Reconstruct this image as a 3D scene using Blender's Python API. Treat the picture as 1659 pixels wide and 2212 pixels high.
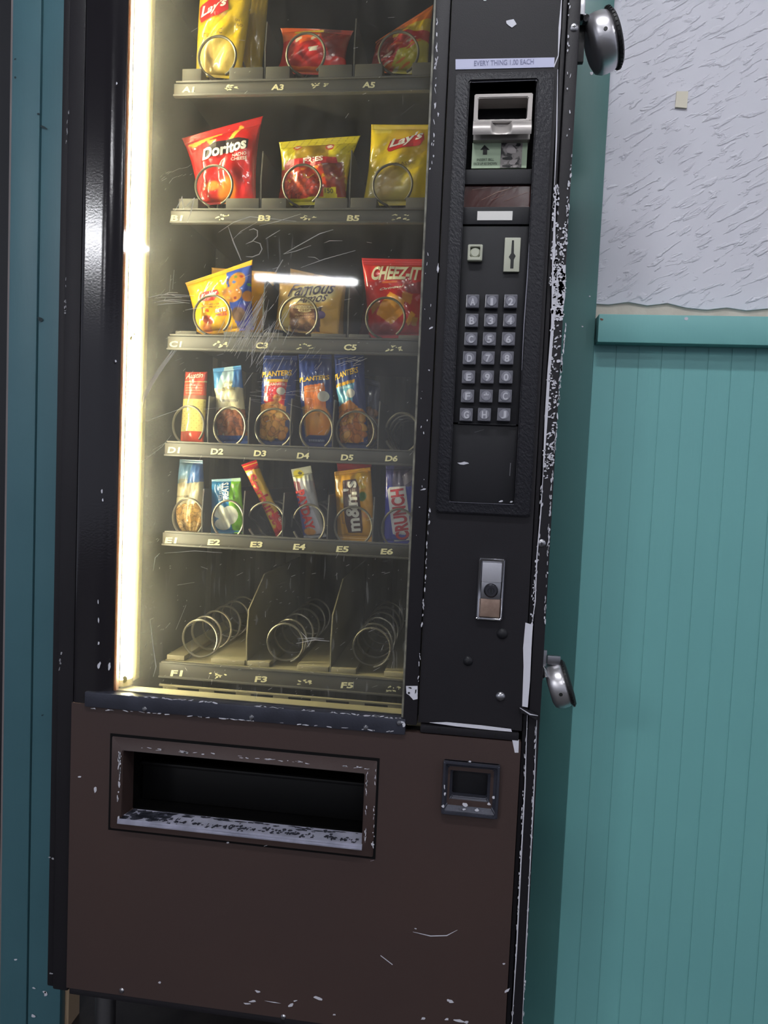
import bpy, bmesh, math, random
import numpy as np
from mathutils import Vector, Matrix

random.seed(7)
rng = np.random.default_rng(7)
for o in list(bpy.data.objects):
    bpy.data.objects.remove(o)
S = bpy.context.scene
COL = S.collection

# ------------------------------------------------------------------ camera
IMG_W, IMG_H, FPX = 1659.0, 2212.0, 1500.0
CX, CY = IMG_W / 2, IMG_H / 2
CAM = np.array([0.0, -1.05, 1.02])
YAW, PITCH, ROLL = 0.12063046, -0.05605814, 0.04347684
FWD = np.array([-math.sin(YAW) * math.cos(PITCH), math.cos(YAW) * math.cos(PITCH), math.sin(PITCH)])
_r = np.array([math.cos(YAW), math.sin(YAW), 0.0])
_u = np.cross(_r, FWD)
RIGHT = _r * math.cos(ROLL) + _u * math.sin(ROLL)
UP = -_r * math.sin(ROLL) + _u * math.cos(ROLL)
cam_d = bpy.data.cameras.new('camera')
cam_d.sensor_fit = 'VERTICAL'
cam_d.sensor_height = 36.0
cam_d.lens = FPX / IMG_H * 36.0
cam_d.clip_start = 0.02
cam = bpy.data.objects.new('camera', cam_d)
COL.objects.link(cam)
cam.matrix_world = Matrix(((RIGHT[0], UP[0], -FWD[0], CAM[0]), (RIGHT[1], UP[1], -FWD[1], CAM[1]),
                           (RIGHT[2], UP[2], -FWD[2], CAM[2]), (0, 0, 0, 1)))
S.camera = cam

# ------------------------------------------------------------------ world, exposure
S.view_settings.view_transform = 'Standard'
S.view_settings.look = 'None'
S.view_settings.exposure = 0.0
S.view_settings.gamma = 1.0
S.view_settings.use_curve_mapping = False
wd = bpy.data.worlds.new('world')
S.world = wd
wd.use_nodes = True
wd.node_tree.nodes['Background'].inputs[0].default_value = (0.80, 0.84, 1.0, 1)
wd.node_tree.nodes['Background'].inputs[1].default_value = 0.52
LAMP_E = 72.0         # ceiling tubes
TUBE_E = 145.0         # tube inside the machine
# ceiling fixtures: (x, y, rotation about z, length); the ceiling is 3.3 m up
CEIL_Z = 3.3
FZ = -0.10             # floor level
FIXTURES = [(-0.15, -1.25, 0.0, 1.2, 'white tube light on the ceiling straight before the vending machine'), (0.9, -4.2, 0.0, 1.2, 'white tube light on the ceiling in the middle of the room'),
            (3.0, -2.2, 0.0, 1.2, 'white tube light on the ceiling over the beadboard side of the room')]


# ------------------------------------------------------------------ geometry helpers
def W(u, v, Y=0.0):
    """point where the sight line of photo pixel (u, v) meets the upright plane y = Y"""
    d = FWD * FPX + RIGHT * (u - CX) - UP * (v - CY)
    t = (Y - CAM[1]) / d[1]
    p = CAM + d * t
    return float(p[0]), float(p[2])


def Wn(u, v, Y):
    u = np.asarray(u, float); v = np.asarray(v, float)
    d = FWD[None] * FPX + RIGHT[None] * (u - CX)[:, None] - UP[None] * (v - CY)[:, None]
    t = (Y - CAM[1]) / d[:, 1]
    p = CAM[None] + d * t[:, None]
    return p[:, 0], p[:, 2]


def proj(x, y, z):
    q = np.stack([x, y, z], -1) - CAM
    w = q @ FWD
    return CX + FPX * (q @ RIGHT) / w, CY - FPX * (q @ UP) / w


def rect(tl, tr, br, bl, Y=0.0):
    a, b, c, d = W(*tl, Y), W(*tr, Y), W(*br, Y), W(*bl, Y)
    return ((a[0] + d[0]) / 2, (c[1] + d[1]) / 2, (b[0] + c[0]) / 2, (a[1] + b[1]) / 2)


def lin(c):
    c = np.asarray(c, float) / 255.0
    return np.where(c <= 0.04045, c / 12.92, ((c + 0.055) / 1.055) ** 2.4)


def link(name, me, mat=None, parent=None, smooth=False):
    o = bpy.data.objects.new(name, me)
    COL.objects.link(o)
    if mat is not None:
        for m in (mat if isinstance(mat, (list, tuple)) else [mat]):
            me.materials.append(m)
    if parent is not None:
        o.parent = parent
    if smooth:
        me.polygons.foreach_set('use_smooth', [True] * len(me.polygons))
    return o


def from_py(name, vs, fs, mat=None, parent=None, smooth=False):
    me = bpy.data.meshes.new(name)
    me.from_pydata([tuple(map(float, v)) for v in vs], [], [tuple(map(int, f)) for f in fs])
    me.update()
    return link(name, me, mat, parent, smooth)


def done(name, bm, mat=None, parent=None, smooth=False):
    bmesh.ops.recalc_face_normals(bm, faces=bm.faces)
    me = bpy.data.meshes.new(name)
    bm.to_mesh(me)
    bm.free()
    o = link(name, me, mat, parent, False)
    if smooth:
        me.shade_smooth()
        try:
            me.set_sharp_from_angle(angle=math.radians(40))
        except Exception:
            pass
    return o


def add_box(bm, x0, x1, y0, y1, z0, z1, bev=0.0, seg=2):
    vs = [bm.verts.new((x, y, z)) for x in (x0, x1) for y in (y0, y1) for z in (z0, z1)]
    fs = []
    for q in ((0, 1, 3, 2), (4, 6, 7, 5), (0, 4, 5, 1), (2, 3, 7, 6), (0, 2, 6, 4), (1, 5, 7, 3)):
        fs.append(bm.faces.new([vs[i] for i in q]))
    if bev > 0:
        es = list({e for f in fs for e in f.edges})
        bmesh.ops.bevel(bm, geom=es, offset=bev, segments=seg, affect='EDGES', profile=0.6)
    return vs


def box(name, x0, x1, y0, y1, z0, z1, mat, parent=None, bev=0.0, seg=2):
    bm = bmesh.new()
    add_box(bm, x0, x1, y0, y1, z0, z1, bev, seg)
    return done(name, bm, mat, parent, bev > 0)


def rbox(name, r, y0, y1, mat, parent=None, bev=0.0):
    return box(name, r[0], r[2], y0, y1, r[1], r[3], mat, parent, bev)


def add_frame(bm, ro, ri, yo, yi, yb):
    """ring between two rectangles: front slopes from yo at the outer edge to yi at the inner one, walls run back to yb"""
    def ringv(r, y):
        return [bm.verts.new((x, y, z)) for x, z in ((r[0], r[1]), (r[2], r[1]), (r[2], r[3]), (r[0], r[3]))]
    A, B, C, D = ringv(ro, yo), ringv(ri, yi), ringv(ri, yb), ringv(ro, yb)
    for P, Q in ((A, B), (B, C), (C, D), (D, A)):
        for i in range(4):
            j = (i + 1) % 4
            bm.faces.new((P[i], P[j], Q[j], Q[i]))


def frame(name, ro, ri, yo, yi, yb, mat, parent=None, bev=0.0):
    bm = bmesh.new()
    add_frame(bm, ro, ri, yo, yi, yb)
    if bev:
        bmesh.ops.bevel(bm, geom=list(bm.edges), offset=bev, segments=2, affect='EDGES')
    return done(name, bm, mat, parent, bev > 0)


def add_tube(bm, pts, r, n=8, caps=True):
    pts = [Vector(p) for p in pts]
    rings = []
    t0 = (pts[1] - pts[0]).normalized()
    ref = Vector((0, 0, 1)) if abs(t0.z) < 0.9 else Vector((1, 0, 0))
    nrm = t0.cross(ref).normalized()
    for i, p in enumerate(pts):
        t = (pts[min(i + 1, len(pts) - 1)] - pts[max(i - 1, 0)]).normalized()
        nrm = (nrm - t * nrm.dot(t)).normalized()
        b = t.cross(nrm)
        rr = r[i] if isinstance(r, (list, tuple)) else r
        rings.append([bm.verts.new(p + (nrm * math.cos(a) + b * math.sin(a)) * rr) for a in (2 * math.pi * k / n for k in range(n))])
    for A, B in zip(rings, rings[1:]):
        for k in range(n):
            bm.faces.new((A[k], A[(k + 1) % n], B[(k + 1) % n], B[k]))
    if caps:
        bm.faces.new(rings[0][::-1]); bm.faces.new(rings[-1])


def tube(name, pts, r, mat, parent=None, n=8):
    bm = bmesh.new()
    add_tube(bm, pts, r, n)
    return done(name, bm, mat, parent, True)


def add_lathe(bm, prof, n=32, M=None):
    """profile of (radius, height) turned about z"""
    M = M or Matrix.Identity(4)
    rings = []
    for r, h in prof:
        if r < 1e-6:
            rings.append([bm.verts.new(M @ Vector((0, 0, h)))])
        else:
            rings.append([bm.verts.new(M @ Vector((r * math.cos(a), r * math.sin(a), h))) for a in (2 * math.pi * k / n for k in range(n))])
    for A, B in zip(rings, rings[1:]):
        if len(A) == 1 and len(B) == 1:
            continue
        for k in range(n):
            j = (k + 1) % n
            if len(A) == 1:
                bm.faces.new((A[0], B[j], B[k]))
            elif len(B) == 1:
                bm.faces.new((A[k], A[j], B[0]))
            else:
                bm.faces.new((A[k], A[j], B[j], B[k]))


def lathe(name, prof, M, mat, parent=None, n=32):
    bm = bmesh.new()
    add_lathe(bm, prof, n, M)
    return done(name, bm, mat, parent, True)


TO_FRONT = Matrix.Rotation(math.pi / 2, 4, 'X')      # local z -> world -y


def at_front(x, y, z):
    return Matrix.Translation((x, y, z)) @ TO_FRONT


def thing(name, label, cat, loc=(0, 0, 0), group=None):
    o = bpy.data.objects.new(name, None)
    o.empty_display_size = 0.05
    COL.objects.link(o)
    o.location = loc
    tag(o, label, cat, group)
    return o


def tag(o, label, cat, group=None):
    o['label'] = label
    o['category'] = cat
    if group:
        o['group'] = group
    return o


def struct(o, label=None):
    o['kind'] = 'structure'
    if label:
        o['label'] = label
    return o


# ------------------------------------------------------------------ materials
def mat(name, rgb, rough=0.5, metal=0.0, spec=0.5, bump=None, vary=None, coat=0.0):
    """rgb as sRGB 0..255; bump = (scale, strength[, stretch xyz]); vary = (scale, rgb2, amount)"""
    m = bpy.data.materials.new(name)
    m.use_nodes = True
    nt = m.node_tree
    b = nt.nodes['Principled BSDF']
    c = tuple(lin(rgb)) + (1,)
    b.inputs['Base Color'].default_value = c
    b.inputs['Roughness'].default_value = rough
    b.inputs['Metallic'].default_value = metal
    b.inputs['Specular IOR Level'].default_value = spec
    b.inputs['Coat Weight'].default_value = coat
    tc = nt.nodes.new('ShaderNodeTexCoord')
    if vary:
        n = nt.nodes.new('ShaderNodeTexNoise')
        n.inputs['Scale'].default_value = vary[0]
        n.inputs['Detail'].default_value = 6
        nt.links.new(tc.outputs['Object'], n.inputs['Vector'])
        rp = nt.nodes.new('ShaderNodeValToRGB')
        rp.color_ramp.elements[0].position = 0.5 - vary[2]
        rp.color_ramp.elements[1].position = 0.5 + vary[2]
        rp.color_ramp.elements[0].color = c
        rp.color_ramp.elements[1].color = tuple(lin(vary[1])) + (1,)
        nt.links.new(n.outputs['Fac'], rp.inputs['Fac'])
        nt.links.new(rp.outputs['Color'], b.inputs['Base Color'])
    if bump:
        n = nt.nodes.new('ShaderNodeTexNoise')
        n.inputs['Scale'].default_value = bump[0]
        n.inputs['Detail'].default_value = 3
        if len(bump) > 2:
            mp = nt.nodes.new('ShaderNodeMapping')
            mp.inputs['Scale'].default_value = bump[2]
            src = tc.outputs['Object']
            if len(bump) > 3:
                ro = nt.nodes.new('ShaderNodeMapping')
                ro.inputs['Rotation'].default_value = bump[3]
                nt.links.new(src, ro.inputs['Vector'])
                src = ro.outputs['Vector']
            nt.links.new(src, mp.inputs['Vector'])
            nt.links.new(mp.outputs['Vector'], n.inputs['Vector'])
        else:
            nt.links.new(tc.outputs['Object'], n.inputs['Vector'])
        bp = nt.nodes.new('ShaderNodeBump')
        bp.inputs['Strength'].default_value = bump[1]
        bp.inputs['Distance'].default_value = 0.002
        nt.links.new(n.outputs['Fac'], bp.inputs['Height'])
        nt.links.new(bp.outputs['Normal'], b.inputs['Normal'])
    return m


def emit(name, rgb, strength):
    m = bpy.data.materials.new(name)
    m.use_nodes = True
    nt = m.node_tree
    nt.nodes.remove(nt.nodes['Principled BSDF'])
    e = nt.nodes.new('ShaderNodeEmission')
    e.inputs[0].default_value = tuple(rgb) + (1,)
    e.inputs[1].default_value = strength
    nt.links.new(e.outputs[0], nt.nodes['Material Output'].inputs[0])
    return m


M = {}
M['black'] = mat('black_enamel', (31, 30, 34), 0.48, spec=0.25, bump=(900, 0.12), vary=(7, (36, 34, 38), 0.3))
M['black_gloss'] = mat('black_powder_coat', (30, 28, 32), 0.14, bump=(300, 0.045))
M['brown'] = mat('brown_black_enamel', (70, 54, 50), 0.46, bump=(700, 0.1), vary=(4, (63, 50, 48), 0.3))
M['bezel'] = mat('grained_black_plastic', (33, 33, 39), 0.45, spec=0.3, bump=(330, 0.7, (1, 1, 0.55), (0, 0.6, 0)))
M['plastic'] = mat('smooth_black_plastic', (31, 31, 35), 0.48, spec=0.3, bump=(900, 0.08))
M['deep'] = mat('dark_cavity', (7, 7, 8), 0.8, spec=0.2)
M['trim_black'] = mat('worn_black_metal_trim', (70, 72, 84), 0.34, metal=0.35, bump=(300, 0.15), vary=(20, (52, 53, 62), 0.25))
M['chrome'] = mat('chrome', (190, 190, 195), 0.18, metal=1.0)
M['steel'] = mat('brushed_steel', (165, 165, 170), 0.32, metal=1.0, bump=(300, 0.08, (1, 1, 8)))
M['silver'] = mat('silver_plastic', (176, 170, 166), 0.38, metal=0.35)
M['rubber'] = mat('black_rubber', (16, 16, 18), 0.55)
M['chip'] = mat('bare_metal_chip', (205, 205, 214), 0.5)
M['tape'] = mat('white_tape', (214, 214, 224), 0.55, bump=(120, 0.2))
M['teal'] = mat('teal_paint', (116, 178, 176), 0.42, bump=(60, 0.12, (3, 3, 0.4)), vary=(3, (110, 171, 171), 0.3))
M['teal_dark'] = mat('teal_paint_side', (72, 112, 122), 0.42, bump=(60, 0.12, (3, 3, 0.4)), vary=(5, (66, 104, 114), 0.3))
M['teal_post'] = mat('teal_post_darker', (72, 116, 112), 0.4, bump=(60, 0.1, (3, 3, 0.4)), vary=(4, (64, 112, 112), 0.3))  # post toned darker than the beadboard teal
M['cream'] = mat('old_cream_wall', (205, 196, 184), 0.8, bump=(80, 0.3), vary=(30, (188, 178, 166), 0.2))
M['tan'] = mat('bare_wood', (190, 165, 135), 0.6, bump=(60, 0.2, (6, 6, 0.3)))
M['dark_wall'] = mat('dark_wall', (12, 15, 24), 0.6)
M['floor'] = mat('dark_floor', (34, 31, 30), 0.6, vary=(30, (44, 40, 38), 0.2))
M['ceiling'] = mat('ceiling_white', (176, 176, 176), 0.9)
M['liner'] = mat('interior_liner', (58, 56, 54), 0.6, bump=(60, 0.2))
M['tray'] = mat('lit_tray_enamel', (142, 134, 110), 0.45, bump=(300, 0.08), vary=(14, (128, 120, 98), 0.25))  # paler enamel: stronger light on the lowest tray put into the colour
M['runner'] = mat('shaded_runner_enamel', (84, 80, 73), 0.45, bump=(300, 0.08), vary=(14, (74, 71, 66), 0.25))  # darker copy for the upper trays, their shade put into the colour
M['rail'] = mat('price_rail', (82, 79, 76), 0.42, vary=(25, (72, 70, 68), 0.25))
M['wire'] = mat('spiral_wire', (112, 107, 96), 0.34, metal=0.55)
M['code'] = mat('code_print', (240, 232, 190), 0.5)
M['lens_red'] = mat('smoked_red_lens', (62, 24, 18), 0.2, coat=0.5, bump=(40, 0.15, (1, 1, 6), (0, 0.9, 0)))
M['label_white'] = mat('white_label', (228, 226, 222), 0.5)
M['sticker'] = mat('price_sticker', (196, 198, 226), 0.5)
M['print_grey'] = mat('faded_print', (132, 134, 168), 0.6)
M['green_label'] = mat('pale_green_label', (178, 198, 168), 0.5)
M['ink'] = mat('black_ink', (16, 18, 16), 0.5)
M['ink_soft'] = mat('soft_ink', (92, 104, 88), 0.6)
M['key'] = mat('smoked_key_cap', (96, 96, 104), 0.22, coat=0.6)
M['key_disc'] = mat('key_disc', (128, 128, 138), 0.35)
M['legend'] = mat('key_legend', (186, 186, 194), 0.4)
M['cream_plastic'] = mat('cream_plastic', (186, 188, 170), 0.4)
M['gasket'] = mat('amber_gasket', (150, 84, 36), 0.4)
M['bracket'] = mat('lamp_bracket', (168, 152, 84), 0.5)
M['copper'] = mat('worn_brass_plate', (166, 142, 128), 0.42, metal=0.5, vary=(90, (140, 116, 104), 0.2))
M['tube'] = emit('lit_tube', (1.0, 0.92, 0.60), TUBE_E)
M['ceil_lamp'] = emit('ceiling_diffuser', (0.95, 0.96, 1.0), LAMP_E)
M['bill'] = mat('bill_picture', (150, 144, 140), 0.5, vary=(90, (40, 38, 38), 0.06))


def plaster():
    m = mat('knockdown_plaster', (210, 210, 219), 0.6)
    nt = m.node_tree
    b = nt.nodes['Principled BSDF']
    tc = nt.nodes.new('ShaderNodeTexCoord')
    mp = nt.nodes.new('ShaderNodeMapping')
    mp.inputs['Scale'].default_value = (0.42, 1.0, 1.35)
    ro = nt.nodes.new('ShaderNodeMapping')
    ro.inputs['Rotation'].default_value = (0, math.radians(30), 0)
    n = nt.nodes.new('ShaderNodeTexNoise')
    n.inputs['Scale'].default_value = 66
    n.inputs['Detail'].default_value = 4
    n.inputs['Distortion'].default_value = 0.5
    rp = nt.nodes.new('ShaderNodeValToRGB')
    rp.color_ramp.elements[0].position = 0.54
    rp.color_ramp.elements[1].position = 0.64
    bp = nt.nodes.new('ShaderNodeBump')
    bp.inputs['Strength'].default_value = 0.55
    bp.inputs['Distance'].default_value = 0.004
    nt.links.new(tc.outputs['Object'], ro.inputs['Vector'])
    nt.links.new(ro.outputs['Vector'], mp.inputs['Vector'])
    nt.links.new(mp.outputs['Vector'], n.inputs['Vector'])
    nt.links.new(n.outputs['Fac'], rp.inputs['Fac'])
    nt.links.new(rp.outputs['Color'], bp.inputs['Height'])
    nt.links.new(bp.outputs['Normal'], b.inputs['Normal'])
    return m


M['plaster'] = plaster()


def glass_mat():
    m = bpy.data.materials.new('smudged_glass')
    m.use_nodes = True
    nt = m.node_tree
    nt.nodes.remove(nt.nodes['Principled BSDF'])
    out = nt.nodes['Material Output']
    tr = nt.nodes.new('ShaderNodeBsdfTransparent')
    tr.inputs[0].default_value = (0.97, 0.98, 0.96, 1)
    gl = nt.nodes.new('ShaderNodeBsdfGlossy')
    gl.inputs['Roughness'].default_value = 0.035
    fr = nt.nodes.new('ShaderNodeFresnel')
    fr.inputs['IOR'].default_value = 1.45
    m1 = nt.nodes.new('ShaderNodeMixShader')
    nt.links.new(fr.outputs[0], m1.inputs[0])
    nt.links.new(tr.outputs[0], m1.inputs[1])
    nt.links.new(gl.outputs[0], m1.inputs[2])
    df = nt.nodes.new('ShaderNodeBsdfDiffuse')
    df.inputs[0].default_value = (0.75, 0.74, 0.70, 1)
    tl = nt.nodes.new('ShaderNodeBsdfTranslucent')
    tl.inputs[0].default_value = (0.75, 0.74, 0.70, 1)
    m2 = nt.nodes.new('ShaderNodeMixShader')
    m2.inputs[0].default_value = 0.55
    nt.links.new(df.outputs[0], m2.inputs[1])
    nt.links.new(tl.outputs[0], m2.inputs[2])
    tc = nt.nodes.new('ShaderNodeTexCoord')
    mp = nt.nodes.new('ShaderNodeMapping')
    mp.inputs['Scale'].default_value = (2.0, 1.0, 0.7)
    n = nt.nodes.new('ShaderNodeTexNoise')
    n.inputs['Scale'].default_value = 16
    n.inputs['Detail'].default_value = 8
    n.inputs['Roughness'].default_value = 0.65
    mr = nt.nodes.new('ShaderNodeMapRange')
    mr.inputs['From Min'].default_value = 0.3
    mr.inputs['From Max'].default_value = 0.75
    mr.inputs['To Min'].default_value = 0.030
    mr.inputs['To Max'].default_value = 0.078
    nt.links.new(tc.outputs['Object'], mp.inputs['Vector'])
    nt.links.new(mp.outputs['Vector'], n.inputs['Vector'])
    nt.links.new(n.outputs['Fac'], mr.inputs['Value'])
    m3 = nt.nodes.new('ShaderNodeMixShader')
    nt.links.new(mr.outputs[0], m3.inputs[0])
    nt.links.new(m1.outputs[0], m3.inputs[1])
    nt.links.new(m2.outputs[0], m3.inputs[2])
    nt.links.new(m3.outputs[0], out.inputs[0])
    return m


def scratch_mat(alpha):
    m = bpy.data.materials.new('glass_scratch')
    m.use_nodes = True
    nt = m.node_tree
    nt.nodes.remove(nt.nodes['Principled BSDF'])
    out = nt.nodes['Material Output']
    tr = nt.nodes.new('ShaderNodeBsdfTransparent')
    df = nt.nodes.new('ShaderNodeBsdfDiffuse')
    df.inputs[0].default_value = (0.9, 0.89, 0.84, 1)
    tl = nt.nodes.new('ShaderNodeBsdfTranslucent')
    tl.inputs[0].default_value = (0.9, 0.89, 0.84, 1)
    m2 = nt.nodes.new('ShaderNodeMixShader')
    nt.links.new(df.outputs[0], m2.inputs[1])
    nt.links.new(tl.outputs[0], m2.inputs[2])
    m3 = nt.nodes.new('ShaderNodeMixShader')
    m3.inputs[0].default_value = alpha
    nt.links.new(tr.outputs[0], m3.inputs[1])
    nt.links.new(m2.outputs[0], m3.inputs[2])
    nt.links.new(m3.outputs[0], out.inputs[0])
    return m


M['glass'] = glass_mat()
def baffle_mat():
    m = scratch_mat(1.0)
    m.name = 'lamp_baffle'
    for n in m.node_tree.nodes:
        if n.type in ('BSDF_DIFFUSE', 'BSDF_TRANSLUCENT'):
            n.inputs[0].default_value = (0.80, 0.76, 0.52, 1)
    return m


M['baffle'] = baffle_mat()
M['scratch'] = scratch_mat(0.62)
M['scratch_soft'] = scratch_mat(0.10)


def print_mat(name, rough=0.22, metal=0.0, bump=0.7):
    """wrapper film: colours printed on it are stored per vertex"""
    m = mat(name, (200, 200, 200), rough, metal, 0.5, bump=(55, bump), coat=0.8)
    nt = m.node_tree
    a = nt.nodes.new('ShaderNodeVertexColor')
    a.layer_name = 'print'
    nt.links.new(a.outputs['Color'], nt.nodes['Principled BSDF'].inputs['Base Color'])
    return m


M['film'] = print_mat('printed_film')
M['film_matte'] = print_mat('printed_paper_film', 0.5, 0.0, 0.35)
_ink = {}


def ink(rgb, rough=0.35):
    k = (tuple(rgb), rough)
    if k not in _ink:
        _ink[k] = mat('print_ink', rgb, rough)
    return _ink[k]


# ------------------------------------------------------------------ lettering
_txt = {}


def glyphs(s, bold=0.0, shear=0.0):
    """outline of a line of text as a flat mesh in the unit square"""
    k = (s, bold, shear)
    if k in _txt:
        return _txt[k]
    cu = bpy.data.curves.new('lettering', 'FONT')
    cu.body = s
    cu.offset = bold
    cu.resolution_u = 3
    o = bpy.data.objects.new('lettering', cu)
    me = o.to_mesh()
    vs = np.array([v.co[:2] for v in me.vertices], float)
    fs = [tuple(p.vertices) for p in me.polygons]
    o.to_mesh_clear()
    bpy.data.objects.remove(o)
    bpy.data.curves.remove(cu)
    vs[:, 0] += shear * vs[:, 1]
    lo, hi = vs.min(0), vs.max(0)
    vs = (vs - lo) / (hi - lo)
    _txt[k] = (vs, fs)
    return _txt[k]


def cut(vs, fs, nx=6, ny=4):
    """cut a flat mesh in the unit square along a grid so that it can follow a curved surface"""
    bm = bmesh.new()
    bv = [bm.verts.new((v[0], v[1], 0)) for v in vs]
    for f in fs:
        try:
            bm.faces.new([bv[i] for i in f])
        except ValueError:
            pass
    for ax, n in ((0, nx), (1, ny)):
        for k in range(1, n):
            co = [0, 0, 0]; no = [0, 0, 0]
            co[ax] = k / n; no[ax] = 1
            bmesh.ops.bisect_plane(bm, geom=bm.verts[:] + bm.edges[:] + bm.faces[:], plane_co=co, plane_no=no)
    bm.verts.index_update()
    V = np.array([v.co[:2] for v in bm.verts], float)
    F = [tuple(v.index for v in f.verts) for f in bm.faces]
    bm.free()
    return V, F


def px_map(V, bl, br, tl):
    bl, br, tl = map(np.array, (bl, br, tl))
    P = bl[None] + V[:, :1] * (br - bl)[None] + V[:, 1:2] * (tl - bl)[None]
    return P[:, 0], P[:, 1]


def flat_text(name, s, bl, br, tl, Y, m, parent, bold=0.0, shear=0.0):
    V, F = glyphs(s, bold, shear)
    px, py = px_map(V, bl, br, tl)
    x, z = Wn(px, py, Y)
    return from_py(name, [(a, Y, b) for a, b in zip(x, z)], F, m, parent)


def flat_poly(name, pts, Y, m, parent, thick=0.0006):
    """an upright sheet cut to a pixel outline on plane Y"""
    q = [W(*p, Y) for p in pts]
    n = len(q)
    vs = [(x, Y, z) for x, z in q] + [(x, Y + thick, z) for x, z in q]
    fs = [tuple(range(n)), tuple(range(2 * n - 1, n - 1, -1))] + [(i, (i + 1) % n, n + (i + 1) % n, n + i) for i in range(n)]
    bm = bmesh.new()
    bv = [bm.verts.new(v) for v in vs]
    for f in fs:
        bm.faces.new([bv[i] for i in f])
    return done(name, bm, m, parent)


def blobs(name, items, Y, m, parent):
    """irregular flakes (px, py, half width, half height, angle) lying on plane Y"""
    vs, fs = [], []
    for (px, py, a, b, ang) in items:
        n = 9
        k = len(vs)
        for i in range(n):
            t = 2 * math.pi * i / n
            s = random.uniform(0.55, 1.15)
            dx, dy = a * s * math.cos(t), b * s * math.sin(t)
            c, sn = math.cos(ang), math.sin(ang)
            x, z = W(px + dx * c - dy * sn, py + dx * sn + dy * c, Y)
            vs.append((x, Y, z))
        fs.append(tuple(range(k, k + n)))
    o = from_py(name, vs, fs, m, parent)
    if len(items) > 1:
        o['kind'] = 'stuff'
    return o


def edge_chips(p0, p1, n, a, b, jit=2.0, seed=0):
    r = random.Random(seed)
    out = []
    ang = math.atan2(p1[1] - p0[1], p1[0] - p0[0])
    for _ in range(n):
        t = r.random()
        out.append((p0[0] + (p1[0] - p0[0]) * t + r.uniform(-jit, jit), p0[1] + (p1[1] - p0[1]) * t + r.uniform(-jit, jit) * 0.5,
                    a * r.uniform(0.3, 1.5), b * r.uniform(0.4, 1.4), ang + r.uniform(-0.25, 0.25)))
    return out


def strokes(name, lines, Y, m, parent):
    """thin marks following pixel polylines (points, width px)"""
    vs, fs = [], []
    for pts, w in lines:
        k = len(vs)
        n = len(pts)
        for i, p in enumerate(pts):
            q0, q1 = pts[max(i - 1, 0)], pts[min(i + 1, n - 1)]
            tx, ty = q1[0] - q0[0], q1[1] - q0[1]
            L = math.hypot(tx, ty) or 1
            ww = w * (0.35 if i in (0, n - 1) else 1.0) / 2
            for s in (-1, 1):
                x, z = W(p[0] - ty / L * ww * s, p[1] + tx / L * ww * s, Y)
                vs.append((x, Y, z))
        for i in range(n - 1):
            fs.append((k + 2 * i, k + 2 * i + 1, k + 2 * i + 3, k + 2 * i + 2))
    o = from_py(name, vs, fs, m, parent)
    if len(lines) > 1:
        o['kind'] = 'stuff'
    return o

# ================================================================== the room
WY = 0.26                                   # face of the side wall behind the machine's front
xp0 = W(1180, 1100, WY - 0.018)[0]           # teal post beside the machine
xp1 = W(1288, 660, WY - 0.018)[0]
z_rail1 = W(1450, 680, WY - 0.04)[1]
z_rail0 = W(1450, 742, WY - 0.04)[1]

fl = struct(box('floor', -5.5, 5.5, -9.5, 1.2, FZ - 0.1, FZ, M['floor']), 'dark floor under the machine')
ce = struct(box('ceiling', -5.5, 5.5, -9.5, 1.2, CEIL_Z, CEIL_Z + 0.1, M['ceiling']), 'white ceiling')

wr = struct(box('wall_right', xp0, 3.2, WY, WY + 0.12, FZ, CEIL_Z, M['cream']), 'wall beside the machine, white plaster above teal beadboard')
# plaster coat with a ragged lower edge
zs = []
xs = np.linspace(xp1 - 0.01, 3.2, 90)
lower = []
for i, x in enumerate(xs):
    base = W(1450, 655, WY)[1]
    lower.append((x, base + random.uniform(-0.006, 0.004) - (0.006 if (i // 5) % 3 == 1 else 0)))
vs = [(x, WY - 0.004, z) for x, z in lower] + [(x, WY - 0.004, CEIL_Z) for x, _ in lower] + [(x, WY, z) for x, z in lower]
n = len(lower)
fs = [(i, i + 1, n + i + 1, n + i) for i in range(n - 1)] + [(2 * n + i, 2 * n + i + 1, i + 1, i) for i in range(n - 1)]
from_py('plaster_coat', vs, fs, M['plaster'], wr)
# beadboard planks
pw = 0.0395
bm = bmesh.new()
add_box(bm, 0.0, pw, WY - 0.010, WY, FZ, z_rail0 + 0.01, 0.0)
es = [e for e in bm.edges if abs(e.verts[0].co.z - e.verts[1].co.z) > 0.3 and e.verts[0].co.y < WY - 0.005]
bmesh.ops.bevel(bm, geom=es, offset=0.0011, segments=2, affect='EDGES')
plank0 = done('plank', bm, M['teal'], wr, True)
plank0.location.x = xp1 + 0.001
for k in range(1, 40):
    c = plank0.copy()
    COL.objects.link(c)
    c.parent = wr
    c.location.x = xp1 + 0.001 + k * pw
bit = flat_poly('tape_scrap', [(1462, 197), (1487, 197), (1484, 233), (1459, 231)], WY - 0.008, mat('yellowed_tape', (214, 208, 190), 0.6), None, 0.004)
tag(bit, 'small square of yellowed tape stuck on the white plaster wall', 'tape')

rail = struct(box('trim_1', xp1 + 0.002, 3.2, WY - 0.040, WY, z_rail0, z_rail1, M['teal'], None, 0.0025), 'teal chair rail between white plaster and beadboard')
blobs('paint_flake', [(1482, 688, 5, 3.5, 0.3)], WY - 0.0406, M['chip'], rail)
blobs('nail_stain', [(1300, 690, 5, 3.5, 0.3)], WY - 0.0406, mat('rust', (120, 86, 70), 0.7), rail)
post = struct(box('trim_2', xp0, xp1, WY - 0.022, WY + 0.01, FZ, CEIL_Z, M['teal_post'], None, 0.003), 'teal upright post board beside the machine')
blobs('paint_flake', [(1278, 158, 4, 4, 0.0), (1258, 705, 2.5, 2, 0), (1274, 640, 3, 2, 0)], WY - 0.0226, M['chip'], post)

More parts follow.
